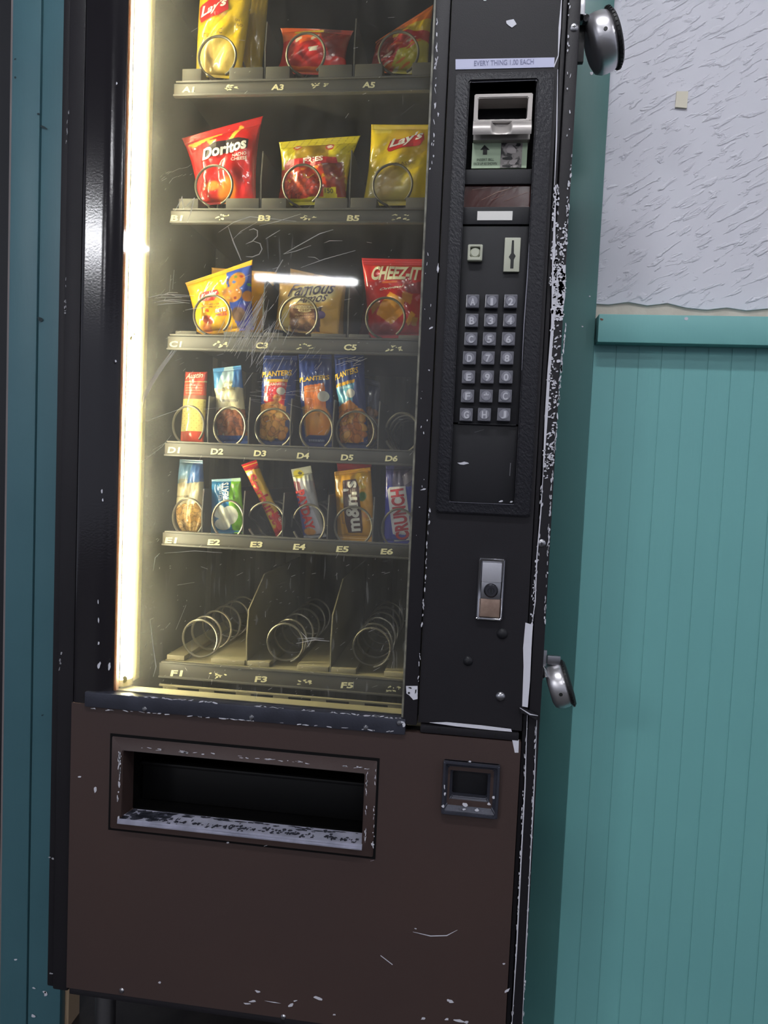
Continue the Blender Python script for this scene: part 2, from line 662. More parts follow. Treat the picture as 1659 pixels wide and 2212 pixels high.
# left of the machine: two teal boards, bare edge, dark wall beyond
LY = 0.16
xb = [W(22, 400, LY)[0], W(80, 700, LY)[0], W(129, 2180, LY)[0]]
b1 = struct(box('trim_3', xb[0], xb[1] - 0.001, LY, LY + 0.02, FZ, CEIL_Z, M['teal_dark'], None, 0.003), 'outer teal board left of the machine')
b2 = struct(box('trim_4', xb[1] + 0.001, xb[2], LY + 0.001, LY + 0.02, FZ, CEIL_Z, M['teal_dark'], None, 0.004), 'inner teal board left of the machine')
struct(box('trim_5', xb[0] - 0.004, xb[0] - 0.0003, LY + 0.002, LY + 0.03, FZ, CEIL_Z, mat('grey_edge', (120, 112, 112), 0.6)), 'bare grey edge of the teal board')
struct(box('trim_6', xb[2] - 0.02, xb[2] + 0.006, LY + 0.021, LY + 0.06, FZ, 0.9, M['tan']), 'bare wood jamb edge behind the teal board')
blobs('paint_flake', [(95, 2143, 4.5, 3, 0.5), (72, 2195, 6, 5, 0), (98, 2148, 4, 6, 0.2), (34, 2073, 4, 2.5, 0), (73, 2134, 4, 2, 0.3)], LY - 0.0006, M['chip'], b2)
blobs('scuff', [(33, 128, 3, 2, 0), (33, 168, 3, 3, 0), (95, 275, 9, 2.5, 0.4), (83, 246, 4, 2, 0), (88, 690, 9, 4, 0.3), (92, 1545, 3, 1.5, -0.3)], LY - 0.0006, mat('dark_scuff', (30, 48, 54), 0.7), b2)
struct(box('wall_left', -3.5, xb[0] - 0.004, LY + 0.10, LY + 0.2, FZ, CEIL_Z, M['dark_wall']), 'dark wall beyond the teal boards')
struct(box('wall_back', xb[0] - 0.2, xp0 + 0.1, 1.05, 1.15, FZ, CEIL_Z, M['dark_wall']), 'dark back of the niche the machine stands in')
struct(box('wall_header', xb[2], xp0, WY, WY + 0.12, 2.05, CEIL_Z, M['cream']), 'wall above the niche')

# ceiling fixtures
def fixture(x, y, rz, L, label, half=0.055):
    t = thing('ceiling_light', label, 'ceiling light', (x, y, CEIL_Z - 0.09), 'ceiling lights of the room')
    t.rotation_euler.z = rz
    bm = bmesh.new()
    add_box(bm, -L / 2 - 0.03, L / 2 + 0.03, -half - 0.02, half + 0.02, 0.04, 0.0895, 0.004)
    done('housing', bm, M['label_white'], t, True)
    bm = bmesh.new()
    add_box(bm, -L / 2, L / 2, -half, half, 0.0, 0.039, 0.012, 3)
    done('diffuser', bm, M['ceil_lamp'], t, True)
    return t


def through_mirror(u, v, z):
    """where on the plane at height z the line of sight of pixel (u, v), mirrored by the window pane, arrives"""
    d = FWD * FPX + RIGHT * (u - CX) - UP * (v - CY)
    t = (z - CAM[2]) / d[2]
    p = CAM + d * t
    return p[0], 0.02 - p[1]


a, b = through_mirror(552, 602, CEIL_Z - 0.09), through_mirror(770, 613, CEIL_Z - 0.09)
fixture((a[0] + b[0]) / 2, (a[1] + b[1]) / 2, math.atan2(b[1] - a[1], b[0] - a[0]), math.hypot(b[0] - a[0], b[1] - a[1]), 'long white ceiling light whose reflection crosses the window pane')
c = through_mirror(196, 520, CEIL_Z - 0.09)
fixture(c[0], c[1], 0.0, 0.9, 'wide white ceiling panel light mirrored in the black door stile', 0.32)
for f in FIXTURES:
    fixture(*f)

# ================================================================== the machine
VM = thing('vending_machine', 'tall black snack vending machine with scratched window, keypad column and delivery bin', 'vending machine', (0, 0, 0))
XL0 = W(125, 800, 0.014)[0]                       # cabinet flange, outer edge
XL1 = W(168, 800, 0.0)[0]                         # door, left edge
XR1 = (W(1221, 600, 0.012)[0] + W(1154, 1750, 0.012)[0]) / 2
XR0 = (W(1206, 300, 0.0)[0] + W(1112, 1720, 0.0)[0]) / 2
ZB = 0.5 * (W(263, 2150, 0)[1] + W(600, 2198, 0)[1])
ZT = 1.90
XG0 = W(262, 750, 0.012)[0]                       # window
XG1 = (W(919, 500, 0)[0] + W(871, 1560, 0)[0]) / 2
ZG0 = (W(245, 1500, 0)[1] + W(873, 1552, 0)[1]) / 2
XC0 = (W(977, 0, 0)[0] + W(905, 1500, 0)[0]) / 2  # control column, left edge
ZC0 = (W(930, 1562, 0)[1] + W(1105, 1580, 0)[1]) / 2

# cabinet
bm = bmesh.new()
add_box(bm, XL0, XL0 + 0.013, 0.012, 0.85, ZB - 0.012, ZT, 0.003)
add_box(bm, XL0 + 0.0135, XL1 - 0.001, 0.006, 0.06, ZB - 0.012, ZT, 0.004)
done('side_panel', bm, M['black'], VM, True)
bm = bmesh.new()
xm = (XR0 + XR1) / 2 - 0.004
add_box(bm, XR0 + 0.0015, xm - 0.001, 0.010, 0.06, ZB - 0.012, ZT, 0.002)
add_box(bm, xm, XR1, 0.004, 0.85, ZB - 0.012, ZT, 0.003)
done('side_panel', bm, M['black'], VM, True)
box('top_panel', XL0, XR1, 0.012, 0.85, ZT, ZT + 0.01, M['black'], VM, 0.002)
box('bottom_panel', XL0 + 0.014, XR1 - 0.02, 0.06, 0.85, ZB - 0.004, ZB + 0.02, M['deep'], VM)
box('rear_panel', XL0 + 0.014, XR1 - 0.02, 0.84, 0.85, ZB + 0.02, ZT, M['deep'], VM)
for x, y in ((XL0 + 0.06, 0.1), (XR1 - 0.06, 0.1), (XL0 + 0.06, 0.78), (XR1 - 0.06, 0.78)):
    lathe('leg', [(0, FZ), (0.032, FZ), (0.032, FZ + 0.012), (0.018, FZ + 0.02), (0.018, ZB - 0.012), (0, ZB - 0.012)], Matrix.Translation((x, y, 0)), M['steel'], VM, 20)

xt0 = (W(185, 1503, 0)[0] + W(187, 1525, 0)[0]) / 2
zt0 = (W(187, 1528, 0)[1] + W(880, 1582, 0)[1]) / 2
# door: left stile with rounded fold towards the glass
xs_f = W(236, 600, 0)[0]
prof = [(XL1, 0.055), (XL1, 0.006), (XL1 + 0.003, 0.001), (XL1 + 0.006, 0.0), (XL1 + 0.009, 0.0), (xs_f - 0.015, 0.0), (xs_f - 0.012, 0.0), (xs_f - 0.005, 0.0008), (xs_f, 0.0030), (xs_f + 0.006, 0.0065),
        (XG0 - 0.004, 0.0115), (XG0, 0.0125), (XG0, 0.055)]
vs = [(x, y, z) for z in (zt0 + 0.0035, ZT) for x, y in prof]
n = len(prof)
fs = [(i, i + 1, n + i + 1, n + i) for i in range(n - 1)]
from_py('door_stile', vs, fs, M['black_gloss'], VM, True)
box('window_gasket', XG0 - 0.001, XG0 + 0.003, 0.0135, 0.022, ZG0, ZT, M['gasket'], VM)
# stile right of the window
box('door_stile', XG1, XC0 - 0.0015, -0.003, 0.055, ZC0 - 0.004, ZT, M['black'], VM, 0.0025)
box('window_edge_strip', XG1 - 0.0035, XG1 - 0.0003, 0.004, 0.018, ZG0, ZT, mat('worn_strip', (150, 148, 132), 0.5, vary=(60, (80, 78, 72), 0.2)), VM)
# strip below the window
tr = box('window_sill_strip', xt0, XG1 + 0.004, -0.005, 0.02, zt0, ZG0 + 0.001, M['trim_black'], VM, 0.0015)
for px, py in ((312, 1532), (543, 1550), (862, 1562), (790, 1572)):
    x, z = W(px, py, -0.005)
    lathe('screw', [(0, 0.0025), (0.003, 0.0018), (0.0042, 0.0), (0, 0)], at_front(x, -0.005, z), M['steel'], tr, 12)
blobs('chipped_paint', edge_chips((255, 1500), (870, 1552), 60, 7, 1.3, 1.2, 1) + edge_chips((190, 1530), (870, 1582), 45, 6, 1.2, 1.2, 2) + [(868, 1560, 6, 4, 0), (872, 1566, 4, 5, 0)], -0.0054, M['chip'], VM)

# lower door panel with the delivery opening and the coin cup opening
rb_o = rect((240, 1592), (817, 1640), (806, 1850), (240, 1790))
rb_i = rect((268, 1618), (789, 1664), (784, 1815), (272, 1770))
rc_o = rect((960, 1640), (1082, 1650), (1072, 1765), (952, 1752))
rc_i = rect((978, 1668), (1054, 1677), (1052, 1730), (976, 1722))
z_split = zt0 + 0.003
xd = 0.5 * (rb_o[2] + rc_o[0])
bm = bmesh.new()
hole_b = (rb_i[0] - 0.012, rb_i[1] - 0.008, rb_i[2] + 0.012, rb_i[3] + 0.008)
hole_c = (rc_i[0] - 0.004, rc_i[1] - 0.004, rc_i[2] + 0.004, rc_i[3] + 0.004)
X = sorted([XL1, hole_b[0], hole_b[2], hole_c[0], hole_c[2], XR0])
Z = sorted([ZB, hole_b[1], hole_b[3], hole_c[1], hole_c[3], z_split])
gv = {}
def g(i, j):
    if (i, j) not in gv:
        gv[(i, j)] = bm.verts.new((X[i], 0.0, Z[j]))
    return gv[(i, j)]
for i in range(len(X) - 1):
    for j in range(len(Z) - 1):
        cx_, cz_ = (X[i] + X[i + 1]) / 2, (Z[j] + Z[j + 1]) / 2
        if any(h[0] < cx_ < h[2] and h[1] < cz_ < h[3] for h in (hole_b, hole_c)):
            continue
        bm.faces.new((g(i, j), g(i + 1, j), g(i + 1, j + 1), g(i, j + 1)))
ret = bmesh.ops.extrude_face_region(bm, geom=bm.faces[:])
for v in ret['geom']:
    if isinstance(v, bmesh.types.BMVert):
        v.co.y = 0.012
done('lower_panel', bm, M['brown'], VM)
# strip of the lower panel that lies beyond the column gap is one sheet; a bottom hem folds back
box('bottom_hem', XL1 + 0.004, XR0 - 0.004, 0.001, 0.05, ZB - 0.012, ZB + 0.0005, M['black'], VM, 0.003)
for px, py in ((263, 2140), (612, 2197)):
    x, z = W(px, py, 0)
    lathe('screw', [(0, 0.003), (0.003, 0.0022), (0.0045, 0.0), (0, 0)], at_front(x, 0, z), M['steel'], VM, 12)

# delivery bin: frame, cavity, worn lip
bf = frame('bin_frame', rb_o, rb_i, -0.0015, -0.010, 0.03, M['brown'], VM, 0.0012)
frame('frame_groove', (rb_o[0] - 0.003, rb_o[1] - 0.003, rb_o[2] + 0.003, rb_o[3] + 0.004), (rb_o[0] + 0.001, rb_o[1] + 0.001, rb_o[2] - 0.001, rb_o[3] - 0.001), -0.0006, -0.0006, 0.004, M['deep'], bf)
bm = bmesh.new()
x0, z0, x1, z1 = hole_b
yb = 0.26
for q in (((x0, .012, z0), (x1, .012, z0), (x1, yb, z0), (x0, yb, z0)), ((x0, .012, z1), (x1, .012, z1), (x1, yb, z1), (x0, yb, z1)),
          ((x0, .012, z0), (x0, .012, z1), (x0, yb, z1), (x0, yb, z0)), ((x1, .012, z0), (x1, .012, z1), (x1, yb, z1), (x1, yb, z0)),
          ((x0, yb, z0), (x1, yb, z0), (x1, yb, z1), (x0, yb, z1))):
    bm.faces.new([bm.verts.new(p) for p in q])
done('bin_cavity', bm, M['deep'], VM)
# hinged flap inside the bin
bm = bmesh.new()
zf = z0 + 0.55 * (z1 - z0)
add_box(bm, x0 + 0.006, x1 - 0.006, 0.075, 0.081, z0 + 0.003, zf, 0.002)
add_box(bm, x0 + 0.006, x1 - 0.006, 0.068, 0.083, zf - 0.006, zf, 0.002)
done('bin_flap', bm, mat('flap_black', (14, 14, 15), 0.5, spec=0.3), VM, True)
# sloping lower lip
li = rb_i
q = [(li[0] - 0.006, -0.012, li[1] - 0.006), (li[2] + 0.001, -0.012, li[1] - 0.006), (li[2] + 0.001, -0.011, li[1] + 0.002), (li[2] - 0.002, 0.013, li[1] + 0.0085), (li[0] + 0.010, 0.013, li[1] + 0.0085), (li[0] - 0.006, -0.011, li[1] + 0.002)]
bm = bmesh.new()
v = [bm.verts.new(p) for p in q]
bm.faces.new((v[0], v[1], v[2], v[5])); bm.faces.new((v[5], v[2], v[3], v[4]))
bmesh.ops.solidify(bm, geom=bm.faces[:], thickness=0.0012)
lip = done('bin_lip', bm, mat('worn_white_lip', (206, 206, 224), 0.45, bump=(200, 0.2), vary=(40, (170, 172, 190), 0.2)), VM)
# dark paint left on the lip: flakes following its slope
def lip_flakes():
    r = random.Random(5)
    vs, fs = [], []
    def pt(s, t):
        ya, za, yb_, zb_ = -0.0112, li[1] + 0.002, 0.013, li[1] + 0.0085
        return (li[0] - 0.004 + t * 0.014 + s * (li[2] - li[0] - 0.002 - t * 0.012), ya + t * (yb_ - ya) - 0.0004, za + t * (zb_ - za) + 0.0005)
    def flake(s, t, a, b):
        k0 = len(vs)
        for i in range(9):
            w = 2 * math.pi * i / 9
            vs.append(pt(min(1, max(0, s + a * math.cos(w) * r.uniform(.5, 1.3))), min(0.97, max(0.02, t + b * math.sin(w) * r.uniform(.5, 1.3)))))
        fs.append(tuple(range(k0, k0 + 9)))
    for k in range(30):
        flake(r.uniform(0.0, 0.25) ** 1.2, r.uniform(0.1, 0.9), r.uniform(0.012, 0.04), r.uniform(0.08, 0.25))
    for k in range(130):
        flake(r.uniform(0.12, 1), r.gauss(0.32, 0.12), r.uniform(0.002, 0.010), r.uniform(0.03, 0.14))
    for k in range(60):
        flake(r.uniform(0.1, 1), r.gauss(0.88, 0.08), r.uniform(0.006, 0.03), r.uniform(0.03, 0.08))
    o = from_py('paint_remains', vs, fs, M['trim_black'], lip)
    o['kind'] = 'stuff'
lip_flakes()
blobs('chipped_paint', edge_chips((300, 1615), (790, 1660), 45, 5, 1.2, 4, 11) + edge_chips((258, 1625), (255, 1770), 22, 6, 1.8, 2.5, 12)
      + edge_chips((792, 1670), (788, 1820), 22, 5, 1.2, 2, 13) + edge_chips((811, 1660), (806, 1830), 14, 4, 1.2, 1.5, 14) + [(805, 1824, 4, 3, 0.5)], -0.0112, M['chip'], bf)
strokes('scratch', [([(570, 1828), (590, 1822), (635, 1818)], 2.0), ([(892, 2013), (930, 2022), (965, 2021), (988, 2009)], 2.2), ([(822, 2064), (848, 2084)], 5), ([(800, 1860), (808, 1858)], 1.5)], -0.0008, M['chip'], VM)
blobs('chipped_paint', [(898, 2006, 3, 1.5, 0.2), (172, 1678, 4, 2, 0.1), (206, 1706, 4, 7, 0.3), (492, 1820, 3, 2, 0), (975, 2164, 7, 4, 0.2), (968, 2161, 4, 3, 0), (688, 2157, 13, 3.5, 0.3), (628, 2172, 10, 3.5, -0.5), (638, 2162, 5, 2, -0.2),
       (545, 2163, 10, 2.5, -0.1), (556, 2142, 6, 3, 0.2), (534, 2168, 8, 2, 0.1), (345, 2122, 4, 3, 0), (1095, 2140, 8, 4, -0.7), (990, 2205, 16, 4, 0.2), (965, 2202, 5, 3, 0), (915, 2200, 6, 3, -0.2), (1008, 2208, 5, 4, 0), (722, 2192, 4, 2, 0), (590, 2165, 20, 1.2, 0.15), (1088, 2082, 4, 2.5, 0)], -0.0009, M['chip'], VM)

# coin return cup
cf = frame('coin_cup_frame', rc_o, rc_i, -0.006, 0.006, 0.02, M['trim_black'], VM, 0.0015)
frame('frame_rim', rc_o, (rc_o[0] + 0.004, rc_o[1] + 0.004, rc_o[2] - 0.004, rc_o[3] - 0.004), -0.009, -0.009, 0.0, M['trim_black'], cf, 0.001)
bm = bmesh.new()
x0, z0, x1, z1 = hole_c
for q in (((x0, .01, z0), (x1, .01, z0), (x1, .05, z0), (x0, .05, z0)), ((x0, .01, z1), (x1, .01, z1), (x1, .05, z1), (x0, .05, z1)),
          ((x0, .01, z0), (x0, .01, z1), (x0, .05, z1), (x0, .05, z0)), ((x1, .01, z0), (x1, .01, z1), (x1, .05, z1), (x1, .05, z0))):
    bm.faces.new([bm.verts.new(p) for p in q])
done('coin_cup', bm, M['deep'], VM)
box('coin_flap', x0 + 0.001, x1 - 0.001, 0.018, 0.022, z0 + 0.004, z1 - 0.001, M['plastic'], VM, 0.001)
blobs('chipped_paint', [(1006, 1738, 7, 5, 0.3), (1030, 1750, 5, 4, 0), (1003, 1748, 4, 3, 0), (957, 1742, 4, 4, 0), (1056, 1737, 5, 3, 0.4), (960, 1700, 1.8, 6, 0), (961, 1715, 2, 5, 0), (1066, 1722, 3, 4, 0), (1015, 1645, 4, 2, 0)], -0.0096, M['chip'], cf)

# control column door
ZCT = ZT
rk_o = rect((986, 155), (1208, 150), (1137, 1117), (940, 1105), -0.006)
rk_i = rect((1017, 178), (1163, 174), (1108, 1090), (968, 1084), -0.004)
# bare plate with an opening behind the bezel
frame('column_plate', (XC0, ZC0, XR0, ZCT), (rk_i[0], rk_i[1], rk_i[2], rk_i[3]), 0.003, 0.003, 0.02, M['black'], VM)
CP = frame('control_bezel', rk_o, rk_i, -0.004, -0.008, 0.02, M['bezel'], VM, 0.002)
rbk = (rk_i[0] - 0.001, rk_i[1] - 0.001, rk_i[2] + 0.001, rk_i[3] + 0.001)
zk0 = (W(990, 915, 0.008)[1] + W(1120, 918, 0.008)[1]) / 2      # foot of the key field
zk1 = (W(1005, 489, 0.008)[1] + W(1145, 487, 0.008)[1]) / 2     # top of the coin section
zk2 = (W(1010, 455, 0.008)[1] + W(1148, 443, 0.008)[1]) / 2
zk3 = (W(1010, 400, 0.008)[1] + W(1150, 400, 0.008)[1]) / 2
zk4 = (W(1010, 368, 0.008)[1] + W(1150, 368, 0.008)[1]) / 2
box('blank_plate', rbk[0], rbk[2], 0.008, 0.02, rbk[1], zk0 - 0.0012, M['plastic'], CP, 0.001)
box('plate_ledge', rbk[0] + 0.008, rbk[2] - 0.004, 0.004, 0.009, zk0 - 0.0012, zk0 + 0.0008, M['plastic'], CP, 0.0006)
box('key_plate', rbk[0], rbk[2], 0.006, 0.02, zk0 + 0.0008, zk1 - 0.001, M['plastic'], CP, 0.001)
box('label_plate', rbk[0], rbk[2], 0.004, 0.02, zk1 + 0.001, zk2, M['plastic'], CP, 0.001)
box('display_window', rbk[0], rbk[2], 0.009, 0.02, zk2, zk3, M['lens_red'], CP)
box('blank_strip', rbk[0], rbk[2], 0.004, 0.02, zk3, zk4, M['plastic'], CP, 0.001)
box('recess_back', rbk[0], rbk[2], 0.03, 0.034, zk4, rbk[3], M['deep'], CP)
bm = bmesh.new()
add_box(bm, rbk[0] - 0.001, rbk[0] + 0.0015, -0.003, 0.03, zk4, rbk[3])
add_box(bm, rbk[2] - 0.0015, rbk[2] + 0.001, -0.003, 0.03, zk4, rbk[3])
add_box(bm, rbk[0], rbk[2], -0.003, 0.03, rbk[3] - 0.001, rbk[3] + 0.001)
done('recess_wall', bm, M['plastic'], CP)
rw = rect((1031, 457), (1108, 456), (1106, 475), (1031, 477), 0.004)
rbox('white_label', rw, 0.0032, 0.0042, M['label_white'], CP)
strokes('scratch', [([(1040, 432), (1075, 415), (1120, 402)], 1.0), ([(1060, 433), (1090, 420)], 0.8), ([(1090, 434), (1140, 415)], 0.8), ([(1020, 410), (1060, 404)], 0.8)], 0.0085, M['copper'], CP)

# bill validator
rv_o = rect((1025, 206), (1151, 203), (1146, 300), (1021, 301), -0.006)
rv_i = rect((1034, 215), (1141, 213), (1138, 258), (1031, 262), -0.006)
bm = bmesh.new()
add_frame(bm, (rv_o[0], rv_i[1] - 0.004, rv_o[2], rv_o[3]), rv_i, -0.010, -0.010, 0.028)
bmesh.ops.bevel(bm, geom=list(bm.edges), offset=0.0012, segments=2, affect='EDGES')
BV = done('bill_validator', bm, M['silver'], CP, True)
# rounded chin with a thumb scoop
nx, ny = 48, 14
vs, fs = [], []
xc = (rv_o[0] + rv_o[2]) / 2 - 0.001
for i in range(nx + 1):
    x = rv_o[0] + (rv_o[2] - rv_o[0]) * i / nx
    for j in range(ny + 1):
        t = j / ny
        ang = t * math.pi * 0.62
        y = -0.004 - 0.016 * math.sin(min(ang * 1.05, math.pi / 2 + 0.5))
        z = rv_i[1] + 0.001 - (rv_i[1] - rv_o[1]) * (t ** 1.15)
        dx = abs(x - xc) / 0.0135
        if dx < 1:
            s = math.sqrt(1 - dx * dx)
            y += 0.014 * s * (1 - t) ** 0.45 * (1.0 if t < 0.8 else max(0, (1 - t) / 0.2))
        vs.append((x, y, z))
for i in range(nx):
    for j in range(ny):
        k = i * (ny + 1) + j
        fs.append((k, k + 1, k + ny + 2, k + ny + 1))
nb = len(vs)
ch = from_py('chin', vs, fs, M['silver'], None, True)
ch.parent = BV if False else CP
bm = bmesh.new()
add_box(bm, rv_i[0] - 0.002, rv_i[2] + 0.002, 0.0, 0.028, rv_i[1] - 0.004, rv_i[1] + 0.001, 0.001)
for k in range(5):
    xx = rv_i[0] + 0.007 + k * (rv_i[2] - rv_i[0] - 0.014) / 4
    add_box(bm, xx - 0.004, xx + 0.004, -0.004, 0.006, rv_i[1] - 0.002, rv_i[1] + 0.0028, 0.0008)
add_box(bm, rv_o[0] + 0.001, rv_o[2] - 0.001, -0.004, 0.028, rv_o[1], rv_i[1] - 0.003)
done('bill_tray', bm, M['silver'], CP, True)
box('bill_slot', rv_i[0] - 0.001, rv_i[2] + 0.001, 0.020, 0.022, rv_i[1], rv_i[3], M['deep'], CP)
rl = rect((1022, 308), (1141, 308), (1136, 363), (1017, 363), 0.006)
box('bill_sign', rl[0], rl[2], 0.006, 0.03, rl[1], rl[3], M['green_label'], CP)
flat_poly('arrow', [(1046.5, 313), (1057.5, 323.5), (1052.5, 323.5), (1052, 334), (1043, 334), (1043.5, 323.5), (1037.5, 323.5)], 0.0055, M['ink'], CP)
flat_text('sign_lettering', 'INSERT BILL', (1030, 348), (1067, 347), (1030.5, 342.5), 0.0055, M['ink_soft'], CP, 0.01)
flat_text('sign_lettering', 'FACE UP AS SHOWN', (1023, 357), (1073, 356), (1023.5, 351), 0.0055, M['ink_soft'], CP, 0.01)
flat_poly('bill_picture', [(1083, 309), (1129, 309), (1126, 362), (1080, 362)], 0.0054, M['bill'], CP)
blobs('bill_portrait', [(1103, 322, 14, 11, 0.1), (1108, 350, 13, 6, -0.2), (1092, 352, 5, 3, -0.3)], 0.0046, mat('bill_grey', (172, 164, 162), 0.5), CP)
blobs('bill_dark_print', [(1098, 341, 13, 4.5, -0.1), (1094, 358, 11, 3.0, 0), (1120, 314, 6, 3, 0)], 0.0047, M['ink'], CP)  # dark patches printed in the bill picture

# coin button and coin slot
rb = rect((1011, 529), (1043, 529), (1041, 565), (1010, 562), 0.0)
frame('coin_button_frame', rb, (rb[0] + 0.0035, rb[1] + 0.005, rb[2] - 0.0035, rb[3] - 0.0035), -0.003, -0.003, 0.007, M['cream_plastic'], CP, 0.0008)
x, z = (rb[0] + rb[2]) / 2, (rb[1] + rb[3]) / 2
lathe('coin_button', [(0, 0.008), (0.0055, 0.008), (0.0075, 0.006), (0.0078, 0), (0, 0)], at_front(x, 0.006, z), M['cream_plastic'], CP, 24)
box('button_well', rb[0] + 0.003, rb[2] - 0.003, 0.004, 0.0062, rb[1] + 0.004, rb[3] - 0.003, mat('grey_plastic', (120, 120, 112), 0.5), CP)
rs = rect((1091, 513), (1126, 512), (1121, 587), (1087, 586), 0.0)
cs = box('coin_slot_plate', rs[0], rs[2], 0.0005, 0.0065, rs[1], rs[3], M['cream_plastic'], CP, 0.0012)
flat_poly('coin_slot', [(1106, 519), (1110.5, 519), (1110, 547), (1114, 553), (1110, 561), (1109, 580), (1102, 580), (1103, 561), (1099, 555), (1104, 547)], 0.0002, M['ink'], CP, 0.0004)

# keys
legend = ['A12', 'B34', 'C56', 'D78', 'E90', 'F*C', 'GHJ']
krow = [(652, 1021, 1062, 1103), (693, 1019, 1060, 1101), (733, 1017, 1057, 1098), (774, 1014, 1054, 1095), (815, 1012, 1052.5, 1093), (856, 1010, 1050, 1091), (896, 1007, 1046, 1088)]
bmk = bmesh.new()
add_box(bmk, -0.0098, 0.0098, -0.0045, 0.0065, -0.0098, 0.0098, 0.0016, 2)
bmesh.ops.recalc_face_normals(bmk, faces=bmk.faces)
key_me = bpy.data.meshes.new('key')
bmk.to_mesh(key_me); bmk.free()
key_me.materials.append(M['key'])
bmd = bmesh.new()
add_lathe(bmd, [(0, 0.0006), (0.0068, 0.0006), (0.0074, 0.0), (0.0074, -0.001)], 24, at_front(0, -0.0046, 0))
disc_me = bpy.data.meshes.new('key_disc')
bmd.to_mesh(disc_me); bmd.free()
disc_me.materials.append(M['key_disc'])
for (py, *pxs), s in zip(krow, legend):
    for px, ch_ in zip(pxs, s):
        x, z = W(px, py, 0.0)
        k = bpy.data.objects.new('key', key_me); COL.objects.link(k); k.parent = CP; k.location = (x, 0, z)
        d = bpy.data.objects.new('key_disc', disc_me); COL.objects.link(d); d.parent = CP; d.location = (x, 0, z)
        kw = 2.8 if ch_ == '1' else 5.5
        flat_text('key_legend', ch_, (px - kw, py + 8), (px + kw, py + 7.6), (px - kw + 0.5, py - 8), -0.0056, M['legend'], CP, 0.03)
blobs('chipped_paint', [(1000, 1001, 15, 3.5, 0.03), (1081, 1083, 6, 2, -0.2), (1105, 1084, 4, 2, 0)], 0.0074, M['chip'], CP)
strokes('scratch', [([(1025, 934), (1045, 928)], 1.2), ([(1103, 1000), (1101, 1028)], 4.5)], 0.0074, mat('soft_scuff', (110, 110, 116), 0.5), CP)
strokes('worn_edge', [([(1143, 528), (1139, 600), (1132, 700), (1127, 800)], 2.2), ([(970, 1084), (1110, 1090)], 2.0), ([(1019, 178), (1160, 173)], 1.4)], -0.0086, mat('edge_grey', (120, 120, 132), 0.4), CP)  # pale grey lines along the inner edges of the bezel

# price sticker above the bezel, torn paper spot
flat_poly('price_sticker', [(984, 128), (1198, 124), (1197, 145), (984, 150)], 0.0022, M['sticker'], VM)
flat_text('price_lettering', 'EVERY THING 1.00 EACH', (1024, 142.5), (1153, 138.5), (1024, 131), 0.0018, M['print_grey'], VM, 0.012)
blobs('paper_scrap', [(1105, 50, 15, 9, 0.2)], 0.0022, M['tape'], VM)
blobs('paper_scrap', [(1048, 0, 4, 2, 0)], 0.0022, M['tape'], VM)

# T-handle lock
rt = rect((1033, 1205), (1091, 1207), (1084, 1340), (1030, 1338), -0.004)
TL_ = frame('handle_bezel', rt, (rt[0] + 0.005, rt[1] + 0.004, rt[2] - 0.0035, rt[3] - 0.006), -0.006, -0.004, 0.004, M['chrome'], VM, 0.0015)
rti = (rt[0] + 0.005, rt[1] + 0.004, rt[2] - 0.0035, rt[3] - 0.006)
h3 = (rti[3] - rti[1])
box('handle_top', rti[0] + 0.0005, rti[2] - 0.0005, -0.0055, 0.003, rti[1] + 0.64 * h3, rti[3] - 0.0005, mat('brushed_plate', (186, 186, 194), 0.42, metal=0.4, bump=(200, 0.15, (6, 1, 1))), TL_, 0.0008)
box('handle_middle', rti[0] + 0.0005, rti[2] - 0.0005, -0.004, 0.003, rti[1] + 0.33 * h3, rti[1] + 0.64 * h3, M['steel'], TL_, 0.0008)
box('handle_foot', rti[0] + 0.0005, rti[2] - 0.0005, -0.0055, 0.003, rti[1] + 0.0005, rti[1] + 0.33 * h3, M['copper'], TL_, 0.0008)
x, z = (rti[0] + rti[2]) / 2, rti[1] + 0.49 * h3
lathe('lock_cylinder', [(0, 0.004), (0.0045, 0.004), (0.005, 0.0055), (0.0085, 0.0055), (0.0105, 0.003), (0.0108, 0), (0, 0)], at_front(x, -0.004, z), mat('dark_lock', (84, 84, 90), 0.3, metal=0.9), TL_, 28)
box('key_hole', x - 0.0008, x + 0.0008, -0.0084, -0.0075, z - 0.003, z + 0.003, M['ink'], TL_)
# plugs and rivets
for px, py, rr, m_, nm in ((1085, 1369, 0.0085, M['plastic'], 'plug'), (1011, 1428, 0.0075, M['plastic'], 'plug'), (1081, 1505, 0.0075, M['steel'], 'bolt')):
    x, z = W(px, py, 0.003)
    lathe(nm, [(0, rr * 0.55), (rr * 0.5, rr * 0.48), (rr * 0.85, rr * 0.25), (rr, 0), (0, 0)], at_front(x, 0.003, z), m_, VM, 20)
for px, py in ((1240, 59), (1170, 1174)):
    x, z = W(px, py, 0.004)
    sc = lathe('screw', [(0, 0.0022), (0.0035, 0.002), (0.006, 0.0008), (0.0065, 0), (0, 0)], at_front(x, 0.004, z), M['steel'], VM, 18)
    bm = bmesh.new()
    add_box(bm, x - 0.0025, x + 0.0025, 0.0016, 0.002, z - 0.0005, z + 0.0005)
    add_box(bm, x - 0.0005, x + 0.0005, 0.0016, 0.002, z - 0.0025, z + 0.0025)
    done('screw_slot', bm, M['ink'], sc)
